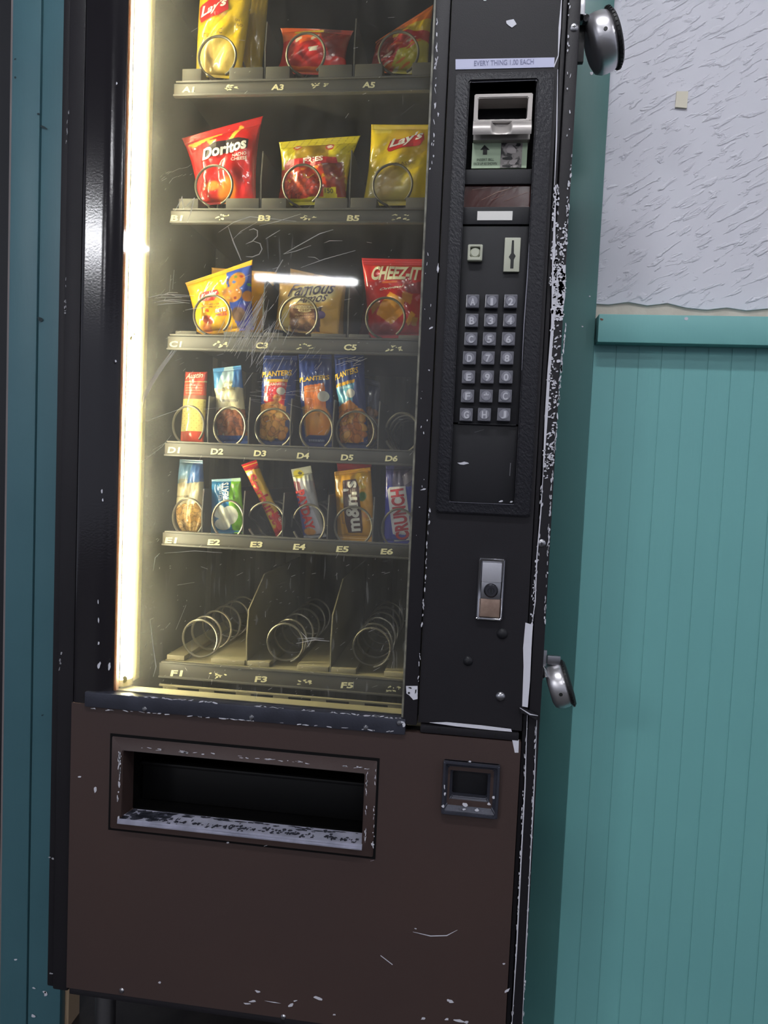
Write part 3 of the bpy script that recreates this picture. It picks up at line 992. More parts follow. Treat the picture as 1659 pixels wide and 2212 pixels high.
# white tape and torn paint
flat_poly('white_tape', [(1135, 1345), (1151, 1350), (1148, 1400), (1145, 1470), (1140, 1528), (1128, 1526), (1131, 1440), (1130, 1400)], 0.0020, M['tape'], VM)
flat_poly('white_tape', [(928, 1561), (965, 1560), (1040, 1567), (1104, 1575), (1106, 1581), (1060, 1577), (985, 1569)], -0.0004, M['tape'], VM)
flat_poly('white_tape', [(1106, 1597), (1121, 1598), (1120, 1626), (1112, 1626)], -0.0008, M['tape'], VM)
flat_poly('torn_patch', [(877, 1482), (902, 1482), (902, 1510), (893, 1512), (884, 1502), (878, 1498)], -0.0036, M['tape'], VM)
blobs('patch_hole', [(886, 1486, 6, 1.6, 0.3), (898, 1494, 1.8, 5, 0.2), (883, 1497, 3, 2.5, 0.6)], -0.0043, M['ink'], VM)
box('column_foot_strip', XC0 + 0.004, XR0 - 0.004, -0.001, 0.012, z_split + 0.002, ZC0 - 0.003, M['black'], VM, 0.001)
for px, py in ((948, 1576), (1025, 1584), (1072, 1588)):
    x, z = W(px, py, -0.001)
    lathe('screw_hole', [(0, 0.0003), (0.0022, 0.0003), (0.0024, 0), (0, 0)], at_front(x, -0.001, z), M['ink'], VM, 12)
# bent corner tab at the foot of the column
flat_poly('bent_tab', [(1122, 1528), (1146, 1536), (1162, 1545), (1160, 1556), (1140, 1545), (1126, 1540)], -0.003, M['black'], VM, 0.003)
strokes('worn_edge', [([(1123, 1529), (1145, 1543), (1162, 1546)], 3.0)], -0.0036, M['chip'], VM)

# wear along the right flange: ridge line, flaked white strip
fx = 0.0034
wl = [([(1213, 0), (1209, 60), (1206, 120)], 5), ([(1206, 120), (1196, 146)], 6), ([(1205, 150), (1202, 300), (1198, 400)], 3.0), ([(1200, 400), (1196, 560), (1194, 700), (1186, 800), (1180, 900), (1174, 1010)], 6.5),
      ([(1174, 1010), (1168, 1110), (1160, 1200), (1156, 1300), (1150, 1345)], 2.4), ([(1139, 1545), (1134, 1700), (1126, 1850), (1116, 2050), (1106, 2212)], 2.6), ([(1160, 1550), (1154, 1700), (1146, 1850), (1136, 2050), (1128, 2212)], 2.2)]
strokes('worn_edge', wl, fx - 0.0006, M['chip'], VM)
fl_items = []
r = random.Random(3)
for k in range(330):
    t = r.random()
    py = 480 + t * 560
    xe0, xe1 = 1203 - (py - 480) * 0.058, 1227 - (py - 480) * 0.065
    dens = 1.0 if 560 < py < 690 else 0.55
    if r.random() > dens:
        continue
    fl_items.append((r.uniform(xe0, xe1), py, r.uniform(1.5, 5.5), r.uniform(1.5, 6 if py < 700 else 3.5), r.uniform(-0.8, 0.3)))
fl_items += [(1215 - (k * 0.065 * 8), 590 + k * 8, 10, 6, 0.1) for k in range(12)]
fl_items += edge_chips((1203, 400), (1192, 640), 70, 4, 2.5, 6, 21) + edge_chips((1233, 330), (1222, 520), 30, 5, 1.8, 3, 22) + edge_chips((1232, 0), (1226, 300), 14, 4, 1.5, 4, 23)
fl_items += edge_chips((1221, 700), (1190, 1060), 60, 6, 1.5, 1.5, 24) + edge_chips((1190, 1060), (1176, 1350), 34, 6, 1.6, 1.5, 25) + edge_chips((1172, 1050), (1150, 1350), 34, 4, 1.3, 3, 26)
fl_items += edge_chips((1160, 1200), (1150, 1330), 14, 3, 2, 4, 27) + edge_chips((1158, 1560), (1130, 2212), 60, 5, 1.2, 1.2, 28) + edge_chips((1138, 1560), (1106, 2212), 50, 5, 1.4, 1.5, 29)
o = blobs('flaked_paint', fl_items, fx - 0.0008, M['chip'], VM)
flat_poly('bare_strip', [(1205, 575), (1222, 572), (1221, 640), (1213, 690), (1196, 690), (1198, 640)], fx - 0.0004, M['chip'], VM, 0.0004)
# wear on the stiles
st = edge_chips((945, 40), (936, 330), 18, 5, 1.4, 1.0, 31) + edge_chips((940, 240), (905, 1180), 22, 3, 1.3, 8, 32) + edge_chips((928, 1100), (902, 1500), 30, 5, 1.3, 1.2, 33) + edge_chips((946, 120), (938, 150), 8, 6, 1.0, 3, 34)
blobs('chipped_paint', st + [(946, 580, 2.5, 12, 0.05), (915, 1057, 8, 1.8, -0.3), (932, 708, 6, 2, -0.6)], -0.0034, M['chip'], VM)
blobs('chipped_paint', edge_chips((148, 230), (143, 320), 8, 4, 1, 2, 41) + edge_chips((143, 600), (141, 680), 10, 5, 1.6, 1.5, 42) + edge_chips((132, 1410), (128, 1450), 8, 4, 2, 1.2, 43) + [(114, 1855, 3, 2.5, 0), (107, 1852, 3, 1.2, 0), (110, 2103, 5, 2, 0.2)], 0.0055, mat('dull_chip', (150, 150, 156), 0.6), VM)
blobs('chipped_paint', [(214, 1437, 4, 8, 0.2), (212, 1300, 1.5, 5, 0), (213, 1340, 1.5, 7, 0), (213, 1390, 2, 4, 0), (236, 1440, 3, 9, 0.2), (220, 1062, 2, 5, 0), (222, 1080, 2, 4, 0), (252, 180, 2, 3, 0), (250, 780, 2, 3, 0)], -0.0005, M['chip'], VM)

# hasp behind the lower padlock, hasp of the upper one
HB = box('hasp', XR1 - 0.001, XR1 + 0.0075, 0.030, 0.036, W(1180, 1470, .03)[1], W(1180, 1405, .03)[1], M['steel'], VM, 0.001)
HA = box('hasp', XR1 - 0.001, XR1 + 0.0115, 0.034, 0.042, W(1255, 130, .03)[1], W(1255, 50, .03)[1], M['rubber'], VM, 0.001)
box('edge_bracket', XR1 - 0.001, XR1 + 0.008, 0.02, 0.05, W(1262, 40, .03)[1], W(1262, 8, .03)[1], M['steel'], VM, 0.001)

# ================================================================== inside of the machine
IX0, IX1, IYB = XL1 + 0.02, XG1 + 0.035, 0.52
ZI0 = ZG0 + 0.002
# corrugated back of the liner
vs, fs = [], []
xs = np.arange(IX0, IX1 + 0.02, 0.012)
for i, x in enumerate(xs):
    y = IYB + (0.006 if (i % 4) in (0, 1) else 0.0)
    vs += [(x, y, ZB + 0.1), (x, y, ZT)]
for i in range(len(xs) - 1):
    fs.append((2 * i, 2 * i + 2, 2 * i + 3, 2 * i + 1))
from_py('liner_back', vs, fs, M['liner'], VM)
box('liner_side', IX0 - 0.004, IX0, 0.05, IYB + 0.01, ZB + 0.3, ZT, M['liner'], VM)
box('liner_side', IX1, IX1 + 0.004, 0.03, IYB + 0.01, ZB + 0.3, ZT, M['liner'], VM)

# lamp behind the left edge of the glass
xl0, xl1 = W(267, 750, 0.04)[0], W(295, 750, 0.04)[0]
LMP = box('lamp_bracket', xl0 - 0.002, xl1 - 0.001, 0.0605, 0.075, ZI0 + 0.004, ZT - 0.01, M['bracket'], VM, 0.001)
box('lamp_baffle', xl1 - 0.0005, xl1 + 0.001, 0.050, 0.075, ZI0 + 0.004, ZT - 0.01, M['baffle'], VM)
lathe('lamp_tube', [(0, 0), ((xl1 - xl0) / 2, 0), ((xl1 - xl0) / 2, ZT - 0.02 - ZI0 - 0.02), (0, ZT - 0.02 - ZI0 - 0.02)], Matrix.Translation(((xl0 + xl1) / 2 - 0.002, 0.044, ZI0 + 0.012)), M['tube'], VM, 24)
lathe('lamp_socket', [(0, 0), (0.0165, 0), (0.0165, 0.011), (0, 0.011)], Matrix.Translation(((xl0 + xl1) / 2 - 0.002, 0.044, ZI0 + 0.001)), M['bracket'], VM, 20)
blobs('lamp_stain', [(270, 1468, 6, 9, 0.2), (283, 730, 4, 6, 0.3), (290, 722, 3, 3, 0)], 0.0168, mat('stain', (130, 120, 70), 0.6), VM)

# glass pane and marks on it
GL = box('window_pane', XG0 + 0.0005, XG1 - 0.0005, 0.0108, 0.0158, ZG0 + 0.001, ZT - 0.001, M['glass'], VM)
GYF = 0.0104
L = []
def ln(w, *p):
    L.append((list(p), w))
# letters and long scores
ln(2.2, (378, 455), (388, 438), (393, 424), (396, 452), (408, 440), (420, 427), (413, 455), (405, 480))
ln(2.0, (538, 497), (548, 494), (556, 498), (556, 510), (545, 521), (531, 527)); ln(2.0, (545, 520), (562, 526), (566, 538), (560, 549), (545, 555), (531, 554))
ln(2.6, (493, 490), (505, 525), (515, 548), (521, 563))
ln(1.8, (612, 549), (640, 533), (690, 505), (720, 496)); ln(1.6, (612, 549), (640, 542), (672, 530)); ln(1.6, (650, 578), (700, 560), (768, 541)); ln(1.5, (586, 603), (598, 583), (611, 561), (600, 578), (588, 581))
ln(1.6, (574, 516), (590, 506), (605, 497)); ln(1.4, (665, 555), (680, 556), (690, 562)); ln(1.2, (700, 525), (712, 520), (740, 520))
ln(1.4, (472, 502), (505, 480), (540, 468), (640, 478)); ln(1.2, (560, 488), (600, 478), (650, 462)); ln(1.2, (500, 520), (520, 500), (555, 480))
# scribble left of row B
for a in (((348, 388), (356, 382)), ((349, 391), (360, 385)), ((358, 375), (366, 370)), ((362, 376), (370, 370)), ((371, 372), (381, 367)), ((381, 367), (390, 363)), ((390, 365), (404, 361)), ((372, 386), (382, 381)), ((384, 382), (394, 377)), ((395, 380), (402, 376)), ((410, 378), (415, 375)), ((404, 362), (412, 356)), ((346, 383), (350, 379))):
    ln(1.6, *a)
# bundle left of row C
for a in (((320, 643), (345, 637), (372, 636), (420, 639)), ((334, 645), (350, 642), (393, 643)), ((330, 654), (350, 650), (380, 651), (410, 655)), ((339, 659), (360, 656), (400, 654)), ((345, 650), (370, 647), (412, 650)), ((352, 637), (364, 632), (384, 632)), ((360, 634), (380, 640), (410, 641)), ((376, 583), (373, 625)), ((369, 594), (366, 630)), ((400, 670), (420, 666), (450, 664))):
    ln(2.0, *a)
# arc of scores below row C, left
r = random.Random(9)
for k in range(9):
    d = r.uniform(-6, 6)
    ln(r.uniform(1.5, 3.0), (377 + d, 757), (352 + d * 0.8, 790), (326 + d * 0.8, 830), (313 + d * 0.7, 855), (309 + d * 0.5, 868))
ln(2.4, (316, 855), (308, 872), (300, 895)); ln(1.4, (302, 915), (350, 897), (400, 880)); ln(1.2, (300, 1003), (350, 965), (370, 940)); ln(1.5, (330, 972), (360, 955)); ln(1.3, (440, 884), (500, 878))
for k in range(40):
    x, y = r.uniform(310, 370), r.uniform(560, 1420)
    a = r.uniform(-1.2, -0.3)
    q = r.uniform(3, 9)
    ln(r.uniform(1.0, 1.8), (x, y), (x + q * math.cos(a), y + q * math.sin(a)))
# dense diagonal fan between the C3 and D rows
for k in range(95):
    x = r.gauss(560, 34); y = r.gauss(705, 38)
    a = math.radians(r.gauss(116, 9))
    q = r.uniform(14, 52)
    ln(r.uniform(0.8, 1.7), (x, y), (x + q * 0.5 * math.cos(a) + r.uniform(-1, 1), y + q * 0.5 * math.sin(a)), (x + q * math.cos(a), y + q * math.sin(a)))
for k in range(16):
    x = r.gauss(565, 10); y = r.gauss(660, 12)
    a = math.radians(r.gauss(117, 4))
    q = r.uniform(60, 130)
    ln(r.uniform(1.2, 2.3), (x, y), (x + q * 0.5 * math.cos(a), y + q * 0.5 * math.sin(a)), (x + q * math.cos(a) - 3, y + q * math.sin(a)))
for k in range(30):
    x = r.uniform(560, 700); y = r.uniform(748, 800)
    a = math.radians(r.gauss(120, 12)); q = r.uniform(8, 26)
    ln(r.uniform(0.7, 1.4), (x, y), (x + q * math.cos(a), y + q * math.sin(a)))
for k in range(18):
    x = r.uniform(530, 640); y = 855 + r.gauss(0, 18); a = r.gauss(0.05, 0.12); q = r.uniform(20, 60)
    ln(r.uniform(0.6, 1.2), (x, y), (x + q * math.cos(a), y + q * math.sin(a)))
for k in range(16):
    x = r.uniform(722, 782); y = r.uniform(766, 792); a = math.radians(r.gauss(-14, 5)); q = r.uniform(8, 22)
    ln(r.uniform(1.2, 2.2), (x, y), (x + q * math.cos(a), y + q * math.sin(a)))
# scattered small nicks
for k in range(330):
    x, y = r.uniform(300, 905), r.choice([r.uniform(480, 1000), r.uniform(1180, 1520), r.uniform(1180, 1520), r.uniform(0, 1500)])
    if x > 940 - y * 0.043:
        continue
    a = r.gauss(-0.6, 0.5)
    q = r.choice([r.uniform(2, 5), r.uniform(2, 5), r.uniform(5, 16)])
    ln(r.uniform(0.8, 1.8), (x, y), (x + q * math.cos(a), y + q * math.sin(a)))
ln(2.2, (324, 1338), (330, 1390), (337, 1440), (331, 1462)); ln(1.8, (345, 1195), (335, 1205), (332, 1225)); ln(1.5, (355, 1195), (420, 1190), (480, 1194)); ln(2.4, (640, 1390), (680, 1382), (712, 1385)); ln(2.0, (642, 1380), (675, 1378), (700, 1380)); ln(1.8, (650, 1365), (662, 1378), (668, 1398)); ln(1.6, (380, 1360), (402, 1307)); ln(1.4, (383, 1264), (420, 1258))
strokes('scratches', L, GYF, M['scratch'], GL)
L = []
ln(4, (576, 506), (578, 530), (580, 560)); ln(4, (603, 512), (604, 540), (606, 580)); ln(4, (632, 515), (630, 540), (628, 560))
for k in range(50):
    x, y = r.uniform(300, 880), r.uniform(1190, 1500)
    q = r.uniform(10, 50)
    ln(r.uniform(2, 6), (x, y), (x + r.uniform(-2, 2), y + q * 0.5), (x + r.uniform(-3, 3), y + q))
for k in range(120):
    x, y = r.uniform(300, 910), r.uniform(0, 1500)
    if x > 930 - y * 0.043:
        continue
    q = r.uniform(8, 40); a = r.gauss(-0.7, 0.8)
    ln(r.uniform(1, 3), (x, y), (x + q * math.cos(a), y + q * math.sin(a)))
strokes('smears', L, GYF - 0.0002, M['scratch_soft'], GL)

# ---- trays
RY = 0.100                                   # rail face
rows = {
 'A': dict(code=[('A1', 407, 193), ('A3', 600, 188), ('A5', 797, 183)], coils=[(470, 124), (661, 118), (861, 116)], rail=(176, 208, 172, 201)),
 'B': dict(code=[('B1', 382, 471), ('B3', 571, 471), ('B5', 763, 471)], coils=[(463, 402), (653, 401), (848, 400)], rail=(455, 484, 454, 483)),
 'C': dict(code=[('C1', 380, 743), ('C3', 566, 746), ('C5', 757, 750)], coils=[(459, 674), (646, 677), (833, 679)], rail=(727, 758, 735, 767)),
 'D': dict(code=[('D1', 376, 972), ('D2', 469, 975), ('D3', 562, 979), ('D4', 655, 984), ('D5', 750, 988), ('D6', 846, 990)],
           coils=[(408, 917), (497, 918), (592, 920), (684, 924), (768, 921), (869, 929)], rail=(958, 990, 976, 1003)),
 'E': dict(code=[('E1', 370, 1167), ('E2', 462, 1171), ('E3', 554, 1176), ('E4', 647, 1181), ('E5', 740, 1186), ('E6', 836, 1191)],
           coils=[(408, 1107), (494, 1108), (576, 1115), (668, 1121), (764, 1125), (862, 1128)], rail=(1153, 1184, 1178, 1204)),
 'F': dict(code=[('F1', 382, 1454), ('F3', 564, 1467), ('F5', 750, 1480)], coils=[(432, 1380), (616, 1389), (803, 1399)], rail=(1438, 1472, 1470, 1500)),
}
RX0 = (W(378, 193, RY)[0] + W(360, 743, RY)[0] + W(345, 1450, RY)[0]) / 3
RX1 = IX1 - 0.004
CR = 43 * (1.05 + 0.115) / FPX              # spiral radius
TZ = {}
LEVEL = {'A': 1.6850, 'B': 1.4715, 'C': 1.2490, 'D': 1.0595, 'E': 0.8985, 'F': 0.6835}      # top of the runners
RUN_H = {'A': 0.0225, 'B': 0.0190}
DIV_PX = {'A': [(575, 105), (767, 100)], 'B': [(566, 390), (757, 395)], 'C': [(571, 660), (754, 660)],
          'D': [(451, 905), (539, 905), (629, 905), (721, 905), (819, 905)], 'E': [(439, 1095), (528, 1095), (613, 1095), (710, 1095), (808, 1095)],
          'F': [(535, 1375), (716, 1385)]}
WALLS = {}                                   # dividers of each tray: x positions and height of their top edge


def spiral(cx, cz, a0, turns, rx, y0, pitch, step, name, parent):
    """step = angle at which a flat turn steps back to the next one; None: even helix"""
    pts = []
    n = int(turns * 36)
    k0 = None
    for i in range(n + 1):
        ang = a0 + 2 * math.pi * i / 36.0
        if step is None:
            t = i / 36.0
            y = y0 + (0.008 * t if t < 0.85 else 0.0068 + (t - 0.85) * pitch)
        else:
            f = (ang - step) / (2 * math.pi)
            k = math.floor(f + 0.5)
            k0 = math.floor(f) if k0 is None else k0
            q = max(-1.0, min(1.0, (f - k) * 18.0))
            y = y0 + pitch * (k - 1 - k0 + 0.5 + 0.5 * math.sin(q * math.pi / 2))
        pts.append((cx + rx * math.cos(ang), y, cz + CR * math.sin(ang)))
    return tube(name, pts, 0.0021, M['wire'], parent, 7)


worn = {'A': [(505, 190), (690, 186)], 'B': [(480, 470), (665, 470), (865, 470)], 'C': [(475, 743), (660, 748), (850, 753)], 'F': [(470, 1460), (655, 1474), (850, 1487)]}
for row, d in rows.items():
    tl_, bl_, tr_, br_ = d['rail']
    xe = 930 if row in 'AB' else 900
    zt = (W(380, tl_, RY)[1] + W(xe, tr_, RY)[1]) / 2
    zb = (W(380, bl_, RY)[1] + W(xe, br_, RY)[1]) / 2
    hr = RUN_H.get(row, 0.009 if row == 'F' else 0.0078)             # runner height
    tz = LEVEL[row] - hr                                              # tray floor
    TZ[row] = tz
    # the tray: sheet floor with raised runners beside each spiral
    bm = bmesh.new()
    add_box(bm, RX0 + 0.008, RX1, RY + 0.004, 0.50, tz - 0.006, tz, 0.0)
    ncol = len(d['coils'])
    cxs = [W(px, py, 0.115)[0] for px, py in d['coils']]
    czs = [W(px, py, 0.115)[1] for px, py in d['coils']]
    edges = [RX0 + 0.008] + [W(px, py, RY + 0.012)[0] for px, py in DIV_PX[row]] + [RX1]
    czs = [min(c, LEVEL[row] - 0.0048 + CR) if row != 'F' else c for c in czs]
    T = done('tray', bm, M['tray'] if row == 'F' else M['liner'], VM)  # lit tone for the lowest floor, dark tone standing in for shade above
    hw = 0.024 if ncol == 3 else 0.020
    for i, cx_ in enumerate(cxs):
        bm = bmesh.new()
        for a, b in ((edges[i] + 0.002, cx_ - hw), (cx_ + hw, edges[i + 1] - 0.002)):
            if b - a > 0.004:
                add_box(bm, a, b, RY + 0.006, 0.49, tz, tz + hr, 0.002)
        o = done('runner', bm, M['tray'] if row == 'F' else M['runner'], T, True)
    # price rail: face, lower lip, upper bead
    bm = bmesh.new()
    add_box(bm, RX0, RX1, RY - 0.001, RY + 0.004, zb + 0.003, zt - 0.0005, 0.0006)
    add_box(bm, RX0, RX1, RY - 0.005, RY + 0.004, zb, zb + 0.0032, 0.0008)
    add_box(bm, RX0 + 0.004, RX1, RY - 0.003, RY + 0.006, zt, zt + 0.003, 0.0008)
    done('price_rail', bm, M['rail'], T, True)
    for s, px, py in d['code']:
        hgt, wd_ = 6.5, 13.5
        flat_text('slot_code', s, (px - wd_ - 1, py + hgt), (px + wd_ - 1, py + hgt + 0.6), (px - wd_, py - hgt), RY - 0.0016, M['code'], T, 0.035, 0.08)
    for k, (px, py) in enumerate(worn.get(row, [])):
        it = [(px + random.uniform(-17, 17), py + random.uniform(-6, 6), random.uniform(1.5, 6), random.uniform(0.8, 2.2), random.uniform(-0.6, 0.3)) for _ in range(11)]
        blobs('worn_code', it, RY - 0.0014, M['code'], T)
    # dividers
    for i in range(1, ncol):
        x = edges[i]
        h = 0.098 if ncol == 3 else 0.088
        WALLS[row] = (edges, tz + h)
        up = 0.05 if row == 'F' else 0.0
        P = [(RY + 0.010, tz + 0.0005), (RY + 0.006, tz + 0.5 * h), (RY + 0.012, tz + h), (RY + 0.10, tz + h + up), (0.47, tz + h + up + 0.002), (0.47, tz + 0.0005)]
        t = 0.0011
        vs = [(x - t, y, z) for y, z in P] + [(x + t, y, z) for y, z in P]
        n = len(P)
        fs = [tuple(range(n)), tuple(range(2 * n - 1, n - 1, -1))] + [(k, (k + 1) % n, n + (k + 1) % n, n + k) for k in range(n)]
        from_py('divider', vs, fs, M['tray'] if row == 'F' else M['rail'], T)
    # spirals
    for i, (cx_, cz_) in enumerate(zip(cxs, czs)):
        side = (row, i) in (('D', 5), ('E', 2), ('E', 3))
        a0 = {('F', 0): -0.55, ('F', 1): -1.2, ('F', 2): -1.4}.get((row, i), math.pi + 0.42 if side else random.uniform(-1.15, -0.7))
        rx = CR * (0.84 if ncol == 6 and i not in (2, 4) else 0.97)
        turns = 6.0 if row == 'F' else 4.0
        spiral(cx_, cz_, a0, turns, rx, 0.1135, 0.052, None if row == 'F' else (math.pi if side else -math.pi / 2), 'spiral', T)

# ledge and slotted bar below the last tray, seen over the window's lower edge
zf = (W(345, 1480, RY)[1] + W(870, 1508, RY)[1]) / 2
bm = bmesh.new()
zb0, zb1 = zf - 0.024, zf - 0.004
add_box(bm, RX0 + 0.005, RX1, 0.088, 0.094, zb0 - 0.004, zb0, 0.0006)
add_box(bm, RX0 + 0.005, RX1, 0.088, 0.094, zb1, zb1 + 0.003, 0.0006)
k = 0
x = RX0 + 0.012
while x < RX1 - 0.03:
    add_box(bm, x, x + 0.026, 0.089, 0.093, zb0, zb1)
    x += 0.066
done('slotted_bar', bm, M['tray'], VM, True)
box('front_ledge', IX0, IX1, 0.018, 0.046, ZG0 - 0.012, ZG0 + 0.0, M['tray'], VM)
box('front_ledge_step', IX0, IX1, 0.046, 0.088, ZG0 - 0.040, ZG0 - 0.026, M['liner'], VM)
box('chute_back', RX0, RX1, 0.11, 0.114, ZG0 - 0.1, zf - 0.01, M['deep'], VM)

# ================================================================== snack packs
def smooth(a, b, x):
    t = np.clip((x - a) / (b - a), 0, 1)
    return t * t * (3 - 2 * t)


class Art:
    """print of a wrapper: colour per point, drawn in photo-pixel layout"""
    def __init__(self, px, py, base, seed):
        self.x, self.y = px, py
        self.c = np.tile(np.array(base, float), (len(px), 1))
        self.r = np.random.default_rng(seed)

    def put(self, m, col, a=1.0):
        m = (np.asarray(m, float) * a)[:, None]
        self.c = self.c * (1 - m) + np.array(col, float)[None] * m
        return self

    def poly(self, pts, col, a=1.0):
        x, y = self.x, self.y
        ins = np.zeros(len(x), bool)
        n = len(pts)
        for i in range(n):
            x0, y0 = pts[i]; x1, y1 = pts[(i + 1) % n]
            if y0 == y1:
                continue
            c = ((y0 > y) != (y1 > y)) & (x < (x1 - x0) * (y - y0) / (y1 - y0) + x0)
            ins ^= c
        return self.put(ins, col, a)

    def ell(self, cx, cy, rx, ry, col, ang=0.0, soft=0.0, a=1.0):
        dx, dy = self.x - cx, self.y - cy
        c, s = math.cos(ang), math.sin(ang)
        q = np.hypot((dx * c + dy * s) / rx, (-dx * s + dy * c) / ry)
        m = (q < 1).astype(float) if soft == 0 else 1 - smooth(1 - soft, 1 + soft, q)
        return self.put(m, col, a)

    def bits(self, pts, n, r0, r1, cols, asp=1.6, a=1.0):
        """many small pieces (nuts, chips, crackers) inside a pixel outline"""
        P = np.array(pts, float)
        lo, hi = P.min(0), P.max(0)
        sub = Art(np.zeros(1), np.zeros(1), (0, 0, 0), 0)
        k = 0
        while k < n:
            q = lo + self.r.random(2) * (hi - lo)
            sub.x, sub.y = np.array([q[0]]), np.array([q[1]])
            sub.c = np.zeros((1, 3))
            sub.poly(pts, (1, 1, 1))
            k += 1
            if sub.c[0, 0] < 0.5:
                continue
            rr = self.r.uniform(r0, r1)
            col = np.array(cols[self.r.integers(len(cols))], float)
            an = self.r.uniform(0, 3.1)
            self.ell(q[0], q[1], rr * asp + 1, rr + 1, col * 0.62, an, 0, a)
            self.ell(q[0], q[1], rr * asp, rr, col, an, 0.25, a)
        return self

    def lines(self, y0, y1, x0, x1, col, n=3, a=0.8, slope=0.0):
        for k in range(n):
            yy = y0 + (y1 - y0) * (k + 0.5) / n
            h = (y1 - y0) / n * 0.26
            m = (np.abs(self.y - yy - slope * (self.x - x0)) < h) & (self.x > x0) & (self.x < x1) & (np.sin(self.x * 1.9 + k * 2) > -0.6)
            self.put(m, col, a)
        return self


class Pack:
    def __init__(self, name, label, group, corners, Y, depth, art, base, mat_='film', pinch=0.03, seal=(0.07, 0.07), nu=70, nv=90, crease=1.0, seed=1,
                 seal_col=None, bar=False, bow=0.0, round_=0.0, cat='snack bag', rail=None):
        self.Y, self.h, self.pinch, self.seal, self.bar, self.bow, self.round_ = Y, depth, pinch, seal, bar, bow, round_
        self.C = [np.array(W(*p, Y)) for p in corners]          # TL TR BR BL
        mx, mz = np.mean(self.C, 0)
        row = max((k for k in LEVEL if LEVEL[k] < mz), key=lambda k: LEVEL[k])
        dz = LEVEL[row] - 0.0004 - min(self.C[2][1], self.C[3][1])
        for k in (2, 3):
            self.C[k][1] += dz
        ed, self.wall_top = WALLS[row]
        foot = (self.C[2][0] + self.C[3][0]) / 2
        k = max(k for k in range(len(ed) - 1) if ed[k] < foot)
        self.wall = (ed[k] + 0.0014 if k else -9.0, ed[k + 1] - 0.0014)
        self.cap = 1.0
        g = np.random.default_rng(seed)
        self.wave = [(g.uniform(2, 9) * g.choice([-1, 1]), g.uniform(2, 9), g.uniform(0, 6.28), g.uniform(0.3, 1.0)) for _ in range(7)]
        self.ph = g.uniform(0, 6.28, 6)
        self.crease = crease
        bx = (self.C[2][0] + self.C[3][0]) / 2
        bz = min(self.C[2][1], self.C[3][1])
        self.root = thing(name, label, cat, (bx, Y, bz), group)
        self.inv = Matrix.Translation((-bx, -Y, -bz))
        M_ = M[mat_] if isinstance(mat_, str) else mat_
        sb, st_ = seal
        gu, gv_ = np.meshgrid(np.linspace(0, 1, 60), np.linspace(0, 1, 80))
        self.cap = min(1.0, (0.0215 if Y < 0.16 else 0.0200) / np.abs(self.rise(gu.ravel(), gv_.ravel())).max())
        self.off = np.array([bx, Y, bz])
        self._mesh('pouch', sb, 1 - st_, nu, nv, art, base, M_, True, seed)
        if st_ > 0:
            self._mesh('top_seal', 1 - st_, 1.0, nu, 10, art if seal_col is None else None, base if seal_col is None else seal_col, M_, False, seed)
        if sb > 0:
            self._mesh('bottom_seal', 0.0, sb, nu, 10, art if seal_col is None else None, base if seal_col is None else seal_col, M_, False, seed)

    def base(self, u, v):
        TL, TR, BR, BL = self.C
        p = pow_ = np.sin(np.pi * np.clip(v, 0, 1)) ** 0.8 * self.pinch
        uu = 0.5 + (u - 0.5) * (1 - 2 * p)
        if self.round_:
            e = np.clip((self.round_ - v) / self.round_, 0, 1)
            uu = 0.5 + (uu - 0.5) * np.sqrt(np.clip(1 - e ** 2 * 0.75, 0, 1))
        return self.squeeze(uu, u, v)

    def squeeze(self, uu, u, v):
        """outline of the pack, its sides pressed in where a divider of the tray stands"""
        x, z = self.flat(uu, u, v)
        half = np.clip(np.abs(uu - 0.5) / np.maximum(np.abs(u - 0.5), 1e-6), 0, 3)
        half = np.where(np.abs(u - 0.5) < 1e-4, 1.0, half)
        xl, _ = self.flat(0.5 - 0.5 * half, u * 0, v)
        xr, _ = self.flat(0.5 + 0.5 * half, u * 0 + 1, v)
        w = 1 - smooth(self.wall_top + 0.002, self.wall_top + 0.016, z)
        nl = xl + np.maximum(self.wall[0] - xl, 0) * w
        nr = xr - np.maximum(xr - self.wall[1], 0) * w
        return nl + (x - xl) * (nr - nl) / np.maximum(xr - xl, 1e-6), z

    def flat(self, uu, u, v):
        TL, TR, BR, BL = self.C
        top = TL[None] * (1 - uu)[:, None] + TR[None] * uu[:, None]
        bot = BL[None] * (1 - uu)[:, None] + BR[None] * uu[:, None]
        q = bot * (1 - v)[:, None] + top * v[:, None]
        return q[:, 0], q[:, 1] + self.bow * np.sin(np.pi * u) * (2 * v - 1)

    def rise(self, u, v):
        sb, st_ = self.seal
        a = np.clip(1 - (2 * u - 1) ** 2, 0, 1) ** (0.5 if not self.bar else 0.4)
        t = np.clip((v - sb) / max(1 - sb - st_, 1e-6), 0, 1)
        k = 0.5 if not self.bar else 0.28
        b = np.clip(4 * t * (1 - t), 0, 1) ** k
        w = np.zeros_like(u)
        for fx_, fy_, ph, am in self.wave:
            w += am * (np.abs(np.sin(fx_ * u + fy_ * v + ph)) - 0.6)
        body = self.h * a * b * (1 + 0.16 * self.crease * w * (1 if not self.bar else 0.5))
        near = np.exp(-t / 0.10) + np.exp(-(1 - t) / 0.10)
        pleat = 0.0011 * self.crease * near * np.sin(34 * u + self.ph[0] + 2 * np.sin(5 * u + self.ph[1])) * np.clip(a * 1.5, 0, 1)
        inside = (v > sb) & (v < 1 - st_)
        rib = np.where(inside, 0, 0.00035 * np.sin(v * 900))
        return np.where(inside, (body + pleat * np.clip(t * 12, 0, 1) * np.clip((1 - t) * 12, 0, 1)) * self.cap, rib) + 0.0016 * np.sin(3.0 * u + self.ph[2]) * self.crease * self.cap

